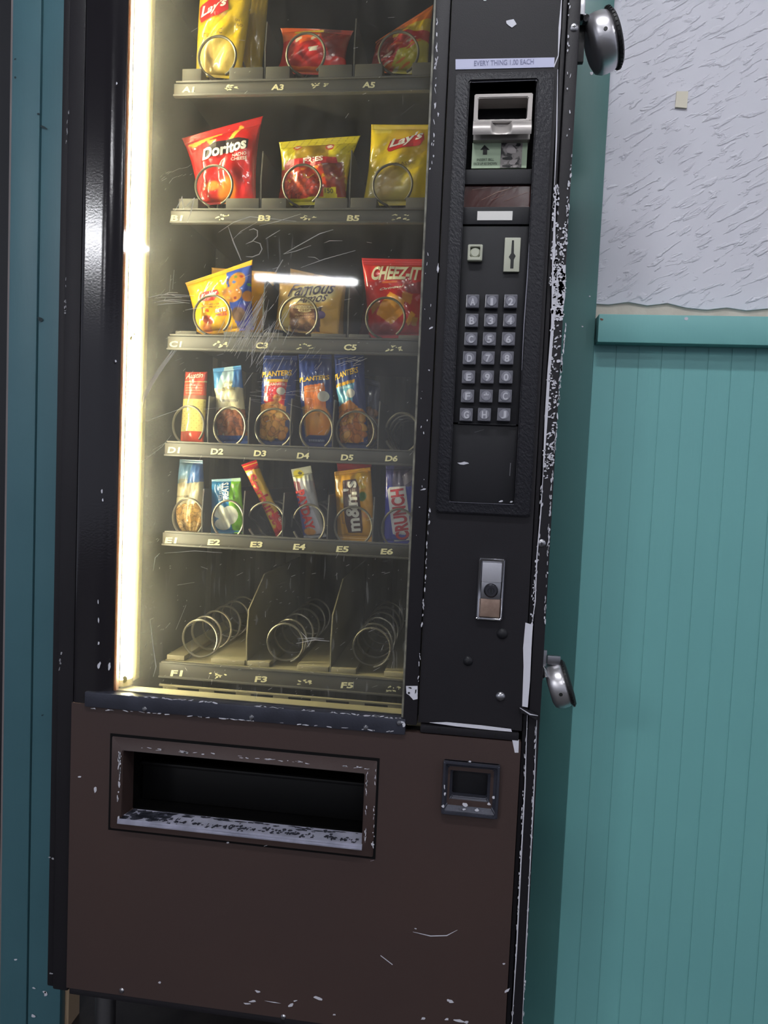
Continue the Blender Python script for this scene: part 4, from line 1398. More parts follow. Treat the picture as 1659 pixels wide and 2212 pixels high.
    def _mesh(self, name, v0, v1, nu, nv, art, base, m, closed, seed):
        u, v = np.meshgrid(np.linspace(0, 1, nu), np.linspace(v0, v1, nv))
        u, v = u.ravel(), v.ravel()
        x, z = self.base(u, v)
        hh = self.rise(u, v)
        wob = 0.0016 * np.sin(3.0 * u + self.ph[2]) * self.crease * self.cap
        yf = self.Y - hh
        yb = self.Y + (hh - 2 * wob) + 0.0006
        px, py = proj(x, np.full_like(x, self.Y), z)
        A = Art(px, py, base, seed)
        if art:
            art(A)
        nf = len(u)
        P = np.concatenate([np.stack([x, yf, z], 1), np.stack([x, yb, z], 1)]) - self.off[None]
        idx = np.arange(nf).reshape(nv, nu)
        q = np.stack([idx[:-1, :-1], idx[:-1, 1:], idx[1:, 1:], idx[1:, :-1]], -1).reshape(-1, 4)
        F = [q, q[:, ::-1] + nf]
        b = np.concatenate([idx[0, :], idx[1:, -1], idx[-1, ::-1][1:], idx[::-1, 0][1:-1]])
        bn = np.roll(b, -1)
        F.append(np.stack([bn, b, b + nf, bn + nf], 1))
        F = np.concatenate(F)
        me = bpy.data.meshes.new(name)
        me.vertices.add(len(P)); me.vertices.foreach_set('co', P.ravel())
        me.loops.add(F.size); me.loops.foreach_set('vertex_index', F.ravel().astype(np.int32))
        me.polygons.add(len(F)); me.polygons.foreach_set('loop_start', (np.arange(len(F)) * 4).astype(np.int32))
        me.update(calc_edges=True)
        col = me.color_attributes.new('print', 'FLOAT_COLOR', 'POINT')
        rgb = lin(np.clip(np.concatenate([A.c, np.tile(np.array(base, float)[None], (nf, 1))]), 0, 255))
        col.data.foreach_set('color', np.concatenate([rgb, np.ones((2 * nf, 1))], 1).astype(np.float32).ravel())
        me.polygons.foreach_set('use_smooth', np.ones(len(F), bool))
        o = link(name, me, m, self.root)
        return o

    def uv(self, px, py):
        X_, Z_ = Wn(px, py, self.Y)
        u, v = np.full(len(X_), 0.5), np.full(len(X_), 0.5)
        for _ in range(14):
            x, z = self.base(u, v)
            e = 1e-4
            xu, zu = self.base(u + e, v); xv, zv = self.base(u, v + e)
            a, b, c, d = (xu - x) / e, (xv - x) / e, (zu - z) / e, (zv - z) / e
            det = a * d - b * c
            dx, dz = X_ - x, Z_ - z
            u = np.clip(u + (d * dx - b * dz) / det, -0.02, 1.02)
            v = np.clip(v + (-c * dx + a * dz) / det, -0.02, 1.02)
        return u, v

    def print_(self, name, V, F, bl, br, tl, rgb, lift=0.0005):
        px, py = px_map(V, bl, br, tl)
        u, v = self.uv(px, py)
        x, z = self.base(u, v)
        y = self.Y - self.rise(u, v) - lift - 0.0008
        return from_py(name, np.stack([x, y, z], 1) - self.off[None], F, ink(rgb), self.root)

    def text(self, s, bl, br, tl, rgb, bold=0.02, shear=0.0, lift=0.0007, name='lettering'):
        V, F = cut(*glyphs(s, bold, shear), 8, 4)
        return self.print_(name, V, F, bl, br, tl, rgb, lift)

    def patch(self, pts, rgb, lift=0.0004, name='printed_panel'):
        P = np.array(pts, float)
        lo, hi = P.min(0), P.max(0)
        V = (P - lo) / (hi - lo)
        V, F = cut(V, [tuple(range(len(P)))], 10, 6)
        return self.print_(name, V, F, (lo[0], lo[1]), (hi[0], lo[1]), (lo[0], hi[1]), rgb, lift)


def oval(cx, cy, rx, ry, ang=0.0, n=22):
    c, s = math.cos(ang), math.sin(ang)
    return [(cx + rx * math.cos(t) * c - ry * math.sin(t) * s, cy + rx * math.cos(t) * s + ry * math.sin(t) * c) for t in (2 * math.pi * k / n for k in range(n))]


PY = 0.1395           # plane of the front packs, behind the first ring of each spiral
BY = 0.1915           # second packs
G1, G2, G3 = 'snack bags in the top trays', 'nut and cracker packs in tray D', 'candy and snack packs in tray E'
YEL = (246, 206, 24)

# --- row A
def a(A):
    A.ell(470, 130, 42, 40, (238, 208, 110), 0, 0.2); A.ell(448, 132, 16, 30, (232, 190, 110), 0, 0.4, 0.7); A.ell(466, 50, 34, 26, (250, 190, 30), 0, 0.15)
p = Pack('chip_bag', 'tall yellow potato chip bag with red banner logo above the A1 code', G1, [(433, -14), (546, -24), (518, 171), (424, 167)], PY, 0.020, a, YEL, seed=3, pinch=0.0, seal=(0.03, 0.04), crease=1.3)
p.patch([(437, 26), (458, 10), (499, 2), (501, 34), (480, 50), (442, 62), (437, 50)], (200, 26, 34)); p.text("Lay's", (441, 57), (497, 34), (441, 26), (245, 240, 235), 0.03, 0.2, 0.001); p.text('CLASSIC', (446, 97), (489, 88), (446, 87), (150, 110, 20), 0.0)
p.text('ONLY', (514, 56), (527, 55), (514, 51), (120, 90, 20), 0.0); p.text('160', (513, 66), (527, 65), (513, 60), (120, 90, 20), 0.0)
Pack('chip_bag', 'plain yellow chip bag standing right behind the bag above A1', G1, [(520, -24), (580, -14), (561, 182), (500, 189)], BY, 0.012, None, (196, 160, 30), seed=5, pinch=0.0, seal=(0.03, 0.04), nu=30, nv=40)
def a(A):
    A.poly([(600, 50), (770, 50), (770, 84), (690, 90), (600, 100)], (228, 96, 26)); A.poly([(690, 60), (775, 60), (765, 130), (715, 130), (700, 95)], (128, 30, 24), 0.85); A.poly([(645, 70), (700, 66), (715, 74), (640, 82)], (226, 190, 40)); A.poly([(700, 62), (735, 62), (738, 70), (700, 72)], (70, 24, 20), 0.8)
    A.poly([(620, 118), (650, 95), (665, 150), (640, 152), (618, 140)], (150, 20, 20), 0.5); A.poly([(650, 88), (694, 80), (690, 96), (652, 108)], (240, 100, 30)); A.poly([(672, 118), (692, 114), (690, 124), (674, 126)], (225, 215, 200)); A.poly([(642, 96), (656, 90), (656, 96), (644, 104)], (235, 215, 190)); A.poly([(676, 94), (694, 86), (694, 90), (678, 100)], (235, 215, 190))
    A.poly([(590, 148), (700, 152), (700, 160), (590, 160)], (236, 110, 30))
p = Pack('chip_bag', 'short red and orange snack bag above the A3 code', G1, [(606, 62), (764, 66), (754, 161), (594, 157)], PY, 0.022, a, (214, 26, 22), seed=8, seal=(0.05, 0.09), pinch=0.07, crease=1.6)
def a(A):
    A.poly([(800, 100), (935, 40), (935, 66), (800, 125)], (228, 190, 40)); A.poly([(800, 112), (880, 78), (935, 70), (935, 100), (860, 140), (795, 165)], (196, 34, 30)); A.poly([(800, 100), (850, 84), (856, 125), (800, 165)], (124, 34, 30), 0.8); A.poly([(840, 165), (862, 120), (910, 92), (935, 96), (935, 170)], (204, 188, 44)); A.poly([(812, 90), (880, 66), (880, 74), (812, 100)], (110, 50, 40), 0.7)
    for k in range(14):
        A.ell(A.r.uniform(815, 905), A.r.uniform(85, 158), 12, 2.2, [(235, 110, 30), (230, 220, 190), (210, 50, 30)][k % 3], -0.5, 0, 0.8)
Pack('chip_bag', 'orange and red slanted snack bag above the A5 code', G1, [(812, 92), (936, 8), (924, 162), (796, 160)], PY, 0.020, a, (238, 124, 22), seed=10, seal=(0.04, 0.05), pinch=0.02, crease=1.5)

# --- row B
def a(A):
    A.poly([(408, 318), (480, 289), (484, 296), (416, 326)], (250, 190, 60)); A.poly([(520, 270), (527, 275), (500, 322), (493, 318)], (250, 200, 70)); A.poly([(449, 309), (474, 309), (462, 322)], (250, 180, 50)); A.ell(495, 418, 18, 30, (236, 130, 30), 0.4, 0.3); A.ell(465, 408, 16, 10, (240, 150, 40), -0.3, 0.3)
    A.poly([(505, 250), (570, 245), (560, 300), (552, 445), (545, 445), (548, 300)], (168, 20, 22), 0.6)
    A.poly([(390, 310), (440, 330), (432, 455), (424, 455)], (190, 20, 20), 0.5)
p = Pack('chip_bag', 'red tortilla chip bag with white lettering above the B1 code', G1, [(393, 300), (568, 250), (553, 440), (430, 449)], PY, 0.022, a, (216, 24, 22), seed=12, pinch=0.045, seal=(0.03, 0.09), crease=1.2)
p.patch([(446, 334), (470, 316), (520, 304), (541, 306), (539, 326), (520, 330), (470, 348), (450, 350)], (40, 26, 26)); p.text('Doritos', (446, 358), (538, 328), (444, 332), (245, 240, 232), 0.035, 0.12, 0.0011)
p.text('NACHO', (508, 348), (537, 341), (508, 341), (245, 240, 232), 0.02); p.text('CHEESE', (506, 357), (538, 350), (506, 350), (245, 240, 232), 0.02)
def a(A):
    A.poly([(598, 300), (780, 285), (780, 335), (700, 345), (600, 352)], (224, 204, 26))
    A.poly([(640, 320), (715, 314), (712, 350), (640, 354)], (120, 74, 28), 0.55)
    A.ell(645, 322, 9, 7, (190, 30, 40)); A.ell(645, 322, 6, 4, (235, 220, 210)); A.ell(715, 322, 10, 8, (190, 30, 40)); A.ell(715, 322, 6, 4, (235, 220, 210))
    A.poly([(597, 372), (740, 358), (752, 445), (590, 448)], (206, 60, 24)); A.put((np.abs(A.y - 372 - 4 * np.sin(A.x * 0.25) + (A.x - 600) * 0.03) < 4) & (A.x > 618) & (A.x < 735), (238, 130, 30)); A.put((np.abs(A.y - 394 - 4 * np.sin(A.x * 0.3 + 1) + (A.x - 600) * 0.03) < 3) & (A.x > 612), (240, 170, 40))
    A.bits([(602, 398), (690, 394), (690, 438), (600, 438)], 90, 3, 6, [(200, 60, 30), (214, 80, 40), (180, 44, 24)], 3.0); A.poly([(700, 360), (745, 356), (750, 440), (715, 440)], (96, 34, 26), 0.6)
    A.poly([(590, 434), (752, 428), (752, 448), (590, 450)], (228, 214, 30)); A.poly([(702, 412), (729, 410), (728, 436), (702, 437)], (228, 212, 40))
    m = (np.sin((A.x + A.y * 0.8) * 0.42) > 0.93) & (A.y < 335); A.put(m, (150, 130, 20), 0.6)
p = Pack('chip_bag', 'yellow and red hot snack bag with hatched top above the B3 code', G1, [(602, 307), (779, 294), (748, 441), (596, 443)], PY, 0.022, a, (214, 190, 28), seed=14, pinch=0.055, seal=(0.05, 0.10), crease=1.3)
p.patch([(617, 362), (628, 352), (730, 348), (733, 360), (620, 378)], (200, 28, 34)); p.text('FRIES', (660, 363), (703, 359), (660, 351), (245, 235, 225), 0.03); p.text('150', (705, 423), (722, 422), (705, 414), (90, 80, 20), 0.01)
def a(A):
    A.ell(845, 412, 48, 34, (206, 186, 96), -0.2, 0.35); A.ell(838, 400, 20, 34, (214, 178, 112), 0.6, 0.4, 0.7); A.ell(888, 312, 46, 38, (238, 190, 30), 0, 0.2, 0.8); A.poly([(806, 268), (846, 280), (846, 292), (812, 290)], (250, 226, 110), 0.7)
p = Pack('chip_bag', 'yellow potato chip bag with red banner logo above the B5 code', G1, [(802, 268), (950, 270), (941, 440), (782, 440)], PY, 0.021, a, (238, 204, 22), seed=17, pinch=0.03, seal=(0.04, 0.06), crease=1.2)
p.patch([(838, 330), (846, 310), (880, 304), (916, 293), (918, 308), (908, 322), (872, 328), (842, 337)], (204, 30, 34)); p.text("Lay's", (842, 333), (914, 312), (844, 308), (245, 240, 235), 0.03, 0.25, 0.001); p.text('CLASSIC', (853, 371), (899, 362), (853, 364), (150, 116, 24), 0.0)

# --- row C
Pack('cookie_bag', 'yellow cookie bag mostly hidden behind the bag above C1', G1, [(457, 578), (598, 588), (575, 722), (445, 727)], BY, 0.012, lambda A: A.ell(572, 600, 16, 10, (90, 100, 150), 0, 0.2), (226, 166, 22), seed=19, nu=40, nv=40)
def a(A):
    A.poly([(492, 588), (548, 572), (552, 715), (518, 715), (506, 680), (500, 640)], (48, 84, 190)); A.poly([(508, 668), (552, 650), (552, 715), (518, 715)], (84, 80, 176))
    A.ell(517, 610, 15, 20, (226, 150, 50), 0.5, 0.08); A.ell(508, 640, 20, 17, (226, 150, 56), -0.4, 0.08); A.ell(538, 642, 10, 12, (222, 140, 50), 0.3, 0.1); A.ell(520, 682, 14, 15, (110, 82, 66), 0.2, 0.15)
    for x_, y_, c_ in ((514, 602, (140, 170, 40)), (511, 614, (90, 130, 200)), (525, 600, (190, 60, 40)), (540, 617, (110, 190, 60)), (497, 610, (80, 60, 50)), (504, 634, (200, 90, 40)), (514, 648, (160, 60, 40)), (500, 648, (220, 180, 60))):
        A.ell(x_, y_, 3.6, 3.4, c_)
    A.ell(455, 694, 12, 9, (190, 70, 40), 0.2, 0.2); A.ell(450, 710, 10, 10, (226, 130, 60), 0.1, 0.3); A.ell(455, 676, 4, 3, (200, 80, 30))
    A.lines(661, 672, 441, 482, (170, 120, 60), 2, 0.8, -0.08); A.lines(674, 688, 470, 496, (150, 90, 110), 2, 0.9, -0.1)
p = Pack('cookie_bag', 'tilted yellow cookie bag with blue cookie picture above the C1 code', G1, [(400, 611), (546, 561), (549, 714), (425, 725)], PY, 0.019, a, (250, 188, 18), seed=21, pinch=0.03, seal=(0.05, 0.06), crease=1.0)
p.patch([(439, 642), (446, 635), (478, 632), (482, 640), (470, 654), (446, 656), (440, 652)], (196, 34, 36)); p.text('Keebler', (442, 652), (478, 644), (442, 640), (245, 238, 226), 0.02, 0.15, 0.001)
p.text('BITE', (472, 680), (495, 676), (472, 672), (245, 240, 235), 0.03); p.text('SIZE', (478, 688), (497, 685), (478, 681), (200, 60, 60), 0.02)
Pack('cookie_bag', 'tan cookie bag with cookie print showing behind the bag above C3', G1, [(627, 580), (749, 606), (744, 722), (622, 716)], BY, 0.012,
     lambda A: A.bits([(627, 582), (748, 606), (748, 630), (627, 610)], 16, 4, 7, [(130, 88, 50), (160, 110, 66)], 1.3), (196, 152, 80), 'film_matte', seed=23, seal=(0.04, 0.04), nu=50, nv=50)
def a(A):
    A.ell(677, 640, 48, 22, (232, 224, 178), -0.1, 0.25); A.poly([(630, 663), (688, 667), (690, 718), (630, 716)], (146, 98, 72)); A.poly([(612, 664), (628, 664), (628, 714), (606, 712)], (236, 212, 120), 0.8)
    A.poly([(684, 667), (700, 668), (692, 718), (684, 718)], (84, 62, 84)); A.lines(681, 692, 640, 682, (222, 186, 140), 2, 0.8); A.bits([(636, 696), (684, 694), (684, 716), (636, 716)], 14, 4, 6, [(186, 136, 90), (160, 112, 74)], 1.3)
p = Pack('cookie_bag', 'tan cookie bag with dark script lettering above the C3 code', G1, [(604, 612), (744, 611), (730, 730), (593, 712)], PY, 0.016, a, (222, 174, 84), 'film_matte', seed=25, pinch=0.01, seal=(0.05, 0.05), crease=1.1)
p.text('Famous', (626, 646), (724, 638), (630, 616), (66, 58, 84), 0.012, 0.35); p.text('Amos', (645, 663), (710, 655), (648, 642), (66, 58, 84), 0.012, 0.35)
p.patch(oval(665, 670, 29, 3.6), (236, 218, 168)); p.patch(oval(664, 676.5, 14, 3.8), (236, 218, 168), 0.0005); p.text('CHOCOLATE', (642, 672), (688, 672.5), (642, 667.5), (120, 80, 54), 0.01, 0, 0.001); p.text('CHIP', (654, 679), (674, 679), (654, 673.5), (120, 80, 54), 0.01, 0, 0.001)
p.patch(oval(698, 685, 9, 8.5), (104, 84, 140), 0.0006)
Pack('cracker_bag', 'dark red cracker bag half hidden behind the bag above C5', G1, [(795, 572), (910, 572), (895, 722), (770, 724)], BY, 0.012, None, (110, 30, 34), seed=27, nu=30, nv=40)
def a(A):
    A.put(A.y > 612, (186, 26, 30), 0.7); A.put((np.abs(A.y - 576 - (A.x - 800) * 0.02) < 1.2) & (A.x > 808), (240, 120, 30)); A.put((np.abs(A.y - 614) < 1.3) & (A.x > 828) & (A.x < 860), (240, 120, 30))
    A.poly([(845, 636), (876, 654), (874, 680), (846, 704), (832, 694), (815, 682), (826, 660)], (238, 158, 34)); A.poly([(836, 650), (850, 640), (870, 656), (852, 668)], (246, 176, 60)); A.poly([(872, 634), (893, 640), (888, 664), (870, 650)], (214, 132, 34)); A.poly([(802, 666), (820, 652), (824, 664), (806, 682)], (176, 110, 30)); A.poly([(890, 676), (899, 684), (884, 708), (878, 700)], (232, 160, 36)); A.poly([(893, 688), (904, 690), (900, 706), (888, 706)], (190, 130, 40)); A.poly([(791, 680), (797, 684), (795, 695), (791, 692)], (190, 170, 60))
    A.poly([(876, 620), (915, 612), (915, 640), (880, 636)], (110, 66, 90), 0.5); A.ell(822, 712, 30, 12, (120, 20, 30), 0, 0.4, 0.7)
p = Pack('cracker_bag', 'bright red cheese cracker bag with white lettering above the C5 code', G1, [(781, 557), (926, 560), (920, 722), (797, 724)], PY, 0.019, a, (222, 34, 28), seed=29, pinch=0.01, seal=(0.04, 0.08), crease=1.2)
p.text('CHEEZ-IT', (803, 609), (909, 611), (806, 578), (240, 232, 196), 0.04, 0.18, 0.0012)
p.text('Original', (822, 634), (874, 628), (823, 627), (240, 225, 210), 0.02, 0.3)

# --- row D
def a(A):
    A.put(A.y < 825, (214, 66, 44)); A.put(np.abs(A.y - 825.5) < 1.2, (238, 210, 150)); A.put(A.y > 863, (236, 222, 132)); A.put(A.y > 932, (220, 76, 46)); A.put((A.y > 855) & (A.y < 863), (168, 110, 84)); A.lines(830, 853, 405, 440, (240, 186, 150), 4, 0.75)
    m = (np.sin(A.x * 0.62) * np.sin(A.y * 0.62) > 0.8) & (A.y > 868) & (A.y < 930); A.put(m, (190, 170, 84), 0.8)
p = Pack('cracker_pack', 'slim red and cream cracker sleeve above the D1 code', G2, [(401, 803), (448, 803), (440, 953), (390, 951)], PY, 0.011, a, (222, 84, 56), seed=31, pinch=0.0, seal=(0.0, 0.0), nu=46, nv=110, bar=True, crease=0.4, cat='snack pack')
p.text('Austin', (405, 820), (441, 817), (406, 808), (246, 226, 206), 0.02, 0.25)
def a(A):
    A.put(A.y > 838 - (A.x - 495) * 0.1, (208, 200, 168)); A.poly([(485, 790), (502, 790), (515, 842), (472, 842)], (190, 214, 224), 0.9); A.ell(498, 836, 14, 12, (150, 140, 90), 0, 0.4, 0.9); A.lines(862, 872, 478, 518, (130, 130, 130), 1, 0.8); A.bits([(470, 890), (532, 890), (530, 942), (472, 942)], 120, 4, 6, [(164, 96, 58), (150, 84, 52), (182, 110, 70)], 1.5); A.put(A.y > 941, (30, 76, 156))
    A.poly([(508, 795), (525, 790), (527, 838), (505, 838)], (54, 120, 200), 0.8)
p = Pack('nut_bag', 'blue and cream almond bag above the D2 code', G2, [(460, 796), (521, 789), (536, 957), (470, 957)], PY, 0.014, a, (76, 146, 206), seed=33, pinch=0.0, seal=(0.03, 0.05), nu=60, nv=110, crease=1.0, cat='snack pack')
p.text('Blue', (487, 838), (506, 836), (488, 829), (240, 236, 210), 0.01, 0.2); p.text('Diamond', (484, 846), (512, 844), (484, 839), (90, 84, 60), 0.01)
NAVY = (38, 58, 128)
def a(A):
    A.put(A.y > 950, (34, 50, 110)); A.put((A.y > 821) & (A.y < 828) & (A.x > 574) & (A.x < 625), (240, 180, 30)); A.poly([(576, 828), (624, 828), (617, 884), (600, 890), (575, 870)], (206, 30, 34)); A.lines(829, 837, 579, 620, (240, 200, 190), 1, 0.9); A.poly([(566, 876), (600, 868), (622, 880), (618, 943), (563, 943)], (220, 150, 60)); A.bits([(564, 880), (620, 878), (618, 944), (562, 944)], 70, 5, 8, [(226, 160, 70), (236, 180, 84), (206, 134, 56)], 1.4)
    A.ell(604, 862, 9, 8, (220, 150, 80), 0, 0.2)
p = Pack('nut_bag', 'navy peanut bag with red panel above the D3 code', G2, [(570, 768), (643, 768), (634, 962), (559, 961)], PY, 0.015, a, NAVY, seed=35, pinch=0.0, seal=(0.05, 0.05), nu=62, nv=120, crease=0.8, cat='snack pack')
p.text('PLANTERS', (569, 817), (633, 813), (569, 805), (240, 190, 40), 0.03); p.patch(oval(612, 847, 9, 8), (224, 218, 206)); p.text('PEANUTS', (580, 836), (618, 835), (580, 830), (245, 225, 215), 0.01)
def a(A):
    A.poly([(660, 836), (703, 829), (712, 930), (664, 945)], (232, 122, 30)); A.ell(692, 912, 25, 34, (238, 146, 34), 0, 0.15); A.ell(686, 905, 14, 20, (246, 176, 60), 0.2, 0.5, 0.6); A.put(A.y > 941, (36, 56, 120)); A.lines(948, 956, 668, 702, (200, 206, 224), 1, 0.8); A.poly([(655, 880), (672, 876), (672, 940), (662, 945)], (226, 160, 40), 0.6)
    A.lines(838, 850, 664, 700, (240, 180, 130), 2, 0.8, -0.1)
p = Pack('nut_bag', 'navy peanut bag with orange panel above the D4 code', G2, [(645, 766), (716, 766), (724, 971), (653, 969)], PY, 0.015, a, NAVY, seed=37, pinch=0.0, seal=(0.05, 0.05), nu=62, nv=120, crease=0.8, cat='snack pack')
p.text('PLANTERS', (650, 828), (713, 821), (650, 818), (240, 190, 40), 0.03); p.patch(oval(702, 858, 12, 11.5), (226, 220, 206)); 
Pack('nut_bag', 'dim navy nut bag tucked behind the bag above D5', G2, [(772, 812), (822, 826), (820, 972), (778, 969)], BY, 0.010,
     lambda A: (A.poly([(782, 888), (812, 886), (812, 950), (784, 952)], (176, 120, 70)), A.bits([(782, 888), (812, 886), (812, 950), (784, 952)], 30, 5, 8, [(176, 120, 76), (150, 96, 60)], 1.4)), (46, 56, 96), seed=39, nu=40, nv=70, cat='snack pack')
def a(A):
    A.poly([(728, 833), (769, 821), (769, 828), (728, 840)], (240, 180, 30)); A.poly([(729, 840), (768, 829), (764, 876), (750, 892), (736, 890)], (110, 186, 214)); A.lines(836, 846, 732, 764, (210, 236, 240), 1, 0.8, -0.15); A.poly([(733, 880), (760, 866), (786, 890), (786, 955), (740, 960)], (226, 140, 40)); A.bits([(738, 888), (784, 888), (786, 955), (742, 958)], 60, 5, 8, [(230, 140, 50), (240, 170, 70), (210, 120, 46)], 1.5); A.put(A.y > 957, (34, 50, 104))
p = Pack('nut_bag', 'tall navy nut bag with pale blue panel above the D5 code', G2, [(722, 764), (786, 762), (796, 972), (733, 968)], PY, 0.016, a, NAVY, seed=41, pinch=0.0, seal=(0.04, 0.05), nu=62, nv=120, crease=1.3, cat='snack pack')
p.text('PLANTERS', (726, 824), (776, 807), (725, 811), (240, 190, 40), 0.03, 0.0, 0.001); p.patch(oval(761, 852, 9, 10), (226, 222, 210), 0.0007)

# --- row E
def a(A):
    A.put(A.y > 1040 - (A.x - 410) * 0.2, (214, 204, 170)); A.ell(402, 1040, 14, 12, (130, 120, 96), 0, 0.4, 0.8); A.put(A.y < 1035, (120, 166, 206), 0.5); A.poly([(418, 1000), (440, 1000), (440, 1040), (410, 1044)], (60, 110, 190), 0.8); A.put((A.y > 1092), (216, 170, 96)); A.bits([(380, 1092), (440, 1092), (436, 1146), (384, 1146)], 90, 4, 6, [(224, 176, 98), (206, 156, 80), (232, 190, 120)], 1.4); A.lines(1068, 1076, 384, 420, (120, 112, 100), 1, 0.8)
p = Pack('nut_bag', 'blue topped peanut bag with cream band above the E1 code', G3, [(388, 992), (438, 994), (441, 1149), (379, 1147)], PY, 0.016, a, (96, 150, 200), seed=43, pinch=-0.02, seal=(0.0, 0.05), nu=56, nv=100, round_=0.28, crease=0.9, cat='snack pack')
def a(A):
    A.poly([(500, 1030), (530, 1030), (530, 1160), (506, 1160), (498, 1100)], (122, 192, 26)); A.poly([(455, 1135), (500, 1130), (500, 1160), (455, 1160)], (40, 160, 210), 0.7); A.put(A.y < 1040, (200, 222, 230), 0.8)
    A.ell(478, 1104, 14, 15, (240, 242, 226)); A.ell(500, 1112, 17, 20, (240, 242, 226)); A.ell(484, 1132, 17, 13, (240, 242, 226)); A.ell(492, 1118, 16, 18, (236, 238, 220))
p = Pack('cereal_bar', 'blue and green square snack bar with white picture above the E2 code', G3, [(457, 1036), (520, 1032), (529, 1157), (455, 1158)], PY, 0.013, a, (16, 118, 178), seed=45, pinch=0.01, seal=(0.06, 0.05), nu=64, nv=100, crease=0.9, cat='snack bar')
p.text('TREATS', (501, 1083), (496, 1042), (487, 1084), (244, 246, 246), 0.03, 0, 0.001); p.text('RICE KRISPIES', (485, 1080), (484, 1046), (478, 1080), (220, 236, 244), 0.01, 0, 0.001); p.text('original', (513, 1078), (511, 1048), (507, 1078), (90, 100, 90), 0.01, 0, 0.001)
def a(A):
    t = (A.y - 1000) ; A.put(A.y < 1018 - (A.x - 530) * 0.2, (216, 30, 30)); A.poly([(592, 1112), (612, 1092), (630, 1160), (594, 1164)], (212, 34, 40)); A.poly([(528, 1024), (548, 1016), (550, 1022), (530, 1032)], (226, 210, 190)); A.ell(592, 1130, 6, 12, (240, 200, 70), -0.4, 0.3)
p = Pack('candy_bar', 'slanting red and yellow fruit chew stick above the E3 code', G3, [(521, 1004), (554, 993), (624, 1148), (597, 1160)], PY, 0.010, a, (236, 186, 40), seed=47, pinch=0.10, seal=(0.04, 0.07), nu=40, nv=110, bar=True, crease=0.6, cat='candy bar')
p.text('Starburst', (532, 1034), (594, 1134), (554, 1022), (190, 34, 30), 0.03, 0.0, 0.001); p.text('Original', (597, 1098), (614, 1150), (604, 1095), (246, 220, 210), 0.01, 0.2, 0.0012)
def a(A):
    A.put(A.y < 1038, (196, 196, 176), 0.8); A.ell(645, 1024, 12, 9, (226, 206, 40), 0.3, 0.2); A.ell(648, 1022, 5, 3, (90, 90, 30)); A.poly([(634, 1042), (652, 1036), (700, 1150), (664, 1158)], (196, 190, 200)); A.poly([(630, 1050), (640, 1046), (668, 1152), (655, 1158)], (60, 60, 150), 0.8); A.ell(671, 1148, 13, 8, (222, 150, 60), 0.1, 0.2); A.poly([(632, 1040), (648, 1040), (656, 1066), (640, 1068)], (120, 40, 50), 0.8)
p = Pack('candy_bar', 'slanting silver candy bar with red letters above the E4 code', G3, [(628, 1014), (672, 1006), (706, 1156), (656, 1161)], PY, 0.011, a, (168, 166, 166), seed=49, pinch=0.03, seal=(0.04, 0.10), nu=50, nv=110, bar=True, crease=1.1, cat='candy bar')
p.text('PAYDAY', (640, 1062), (664, 1146), (660, 1056), (216, 44, 34), 0.05, 0.0, 0.0012)
Pack('candy_bag', 'red candy bag peeking over the yellow bag above E5', G3, [(727, 1001), (803, 1001), (806, 1150), (735, 1150)], BY, 0.010, None, (190, 28, 24), seed=51, nu=30, nv=40, cat='snack pack')
def a(A):
    A.ell(779, 1030, 14, 14, (214, 168, 40), 0, 0.3); A.ell(785, 1072, 8, 10, (80, 120, 50), 0.2, 0.2); A.ell(785, 1050, 7, 6, (230, 190, 60), 0, 0.3); A.ell(792, 1110, 6, 9, (220, 140, 40), 0, 0.3); A.ell(742, 1080, 4, 7, (240, 220, 150), 0, 0.4); A.poly([(722, 1018), (732, 1018), (740, 1168), (728, 1168)], (180, 130, 26), 0.7)
p = Pack('candy_bag', 'yellow candy bag with brown lettered stripe above the E5 code', G3, [(722, 1019), (801, 1009), (812, 1173), (729, 1169)], PY, 0.014, a, (228, 164, 24), seed=53, pinch=0.0, seal=(0.08, 0.05), nu=66, nv=110, crease=1.2, cat='snack pack')
p.patch([(742, 1038), (770, 1034), (778, 1052), (786, 1140), (784, 1150), (754, 1150), (748, 1128), (744, 1080)], (78, 42, 32)); p.text("m&m's", (782, 1146), (772, 1038), (752, 1148), (240, 234, 222), 0.03, 0, 0.0012); p.text('peanut', (746, 1130), (742, 1095), (741, 1130), (120, 80, 30), 0.0, 0, 0.001)
def a(A):
    A.put(A.y < 1050, (70, 62, 110), 0.6); A.poly([(852, 1006), (892, 1004), (888, 1050), (848, 1056)], (88, 66, 66), 0.6)
    A.poly([(870, 1028), (892, 1012), (892, 1036), (874, 1050)], (170, 160, 160), 0.6)
p = Pack('candy_bar', 'blue candy bar with white panel and red letters above the E6 code', G3, [(834, 1006), (902, 1002), (899, 1176), (829, 1173)], PY, 0.011, a, (62, 66, 182), seed=55, pinch=0.0, seal=(0.05, 0.05), nu=50, nv=110, bar=True, crease=0.9, cat='candy bar')
p.patch([(838, 1058), (843, 1052), (877, 1050), (890, 1160), (886, 1166), (852, 1170)], (236, 232, 232)); p.text('CRUNCH', (886, 1163), (873, 1054), (857, 1167), (206, 30, 44), 0.04, 0, 0.0010)

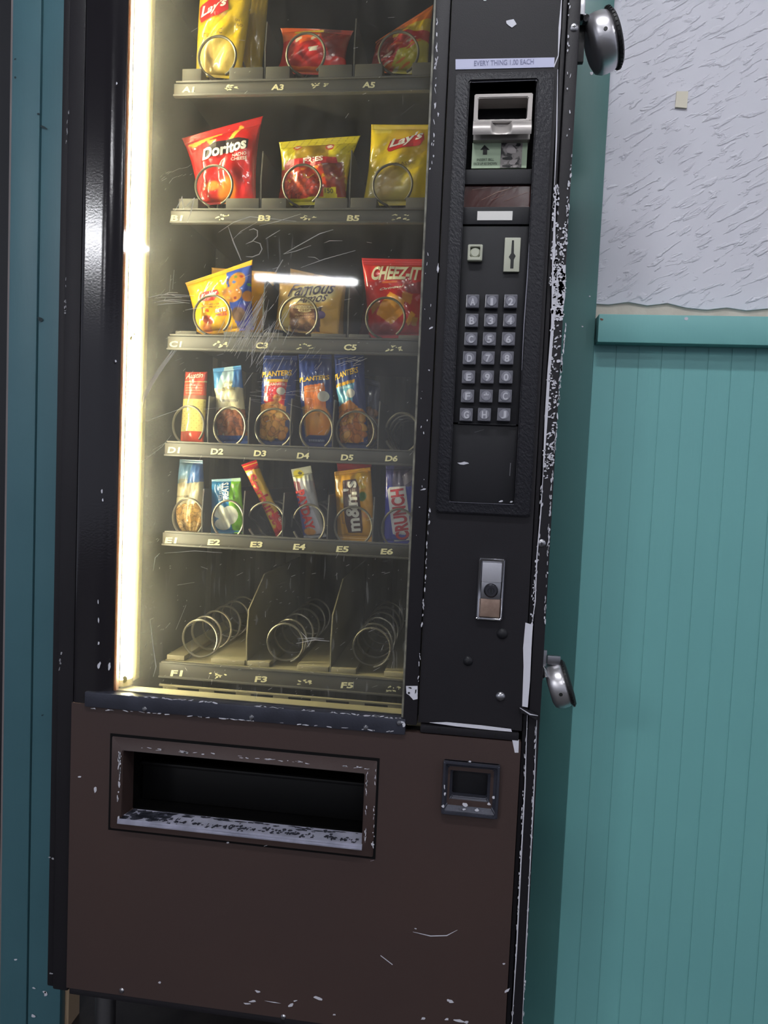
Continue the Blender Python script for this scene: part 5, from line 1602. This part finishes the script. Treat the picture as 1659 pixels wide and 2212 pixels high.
# ================================================================== padlocks
def padlock(px, py, Y, label, diam, tilt, tz, silver):
    x, z = W(px, py, Y)
    t = thing('padlock', label, 'padlock', (x, Y, z))
    R_ = diam / 2
    h = R_ * 0.44
    # axis: mostly across the machine, turned towards the viewer and tilted
    Rm = Matrix.Rotation(tz, 4, 'Z') @ Matrix.Rotation(tilt, 4, 'Y') @ Matrix.Rotation(math.pi / 2, 4, 'Y')
    prof = [(0, -h), (R_ * 0.72, -h), (R_ * 0.90, -h * 0.82), (R_ * 0.985, -h * 0.45), (R_, 0.0), (R_ * 0.985, h * 0.45), (R_ * 0.93, h * 0.75), (R_ * 0.90, h * 0.80), (0, h * 0.8)]
    lathe('body', prof, Rm, silver, t, 56)
    prof = [(0, h * 0.8), (R_ * 0.96, h * 0.78), (R_ * 1.0, h * 0.85), (R_ * 1.0, h * 1.02), (R_ * 0.93, h * 1.18), (R_ * 0.6, h * 1.25), (0, h * 1.25)]
    cov = lathe('cover', prof, Rm, M['rubber'], t, 56)
    bm = bmesh.new()
    for k in range(40):
        an = 2 * math.pi * k / 40
        m4 = Rm @ Matrix.Rotation(an, 4, 'Z')
        b8 = bmesh.ops.create_cube(bm, size=1.0, matrix=m4 @ Matrix.Translation((R_ * 1.0, 0, h * 0.93)) @ Matrix.Diagonal((0.0022, 0.0018, h * 0.2, 1)))
    o = done('grip_ridges', bm, M['rubber'], t)
    o['kind'] = 'stuff'
    # shackle across the notch at the machine side
    pts = []
    for k in range(15):
        an = math.pi * 0.72 + math.pi * 0.56 * k / 14
        pts.append(Rm @ Vector((R_ * 1.0 * math.cos(an) * 0.98, R_ * math.sin(an) * 0.98, -h * 0.95)))
    tube('shackle', pts, 0.0045, M['chrome'], t, 10)
    # drain hole on the rim
    a_ = -math.pi / 2 + 0.12
    q = [Rm @ Vector((R_ * 1.0 * math.cos(a_), R_ * math.sin(a_), 0))]
    bm = bmesh.new()
    add_lathe(bm, [(0, 0.0006), (0.0028, 0.0006), (0.003, -0.001)], 12, at_front(*q[0]))
    done('drain_hole', bm, M['ink'], t)
    return t


SIL = mat('padlock_steel', (206, 204, 208), 0.33, metal=0.85, bump=(120, 0.05, (1, 1, 5)))
padlock(1299, 93, 0.045, 'large silver disc padlock with black rubber edge hanging before the white plaster wall', 0.083, math.radians(-20), math.radians(-4), SIL)
padlock(1207, 1480, 0.035, 'silver disc padlock hanging from a metal hasp before the teal beadboard', 0.070, math.radians(-19), math.radians(-4), SIL)
x, z = W(1196, 1424, 0.03)
box('lock_loop', x - 0.010, x + 0.010, 0.026, 0.034, z - 0.008, z + 0.006, M['steel'], VM, 0.0015)
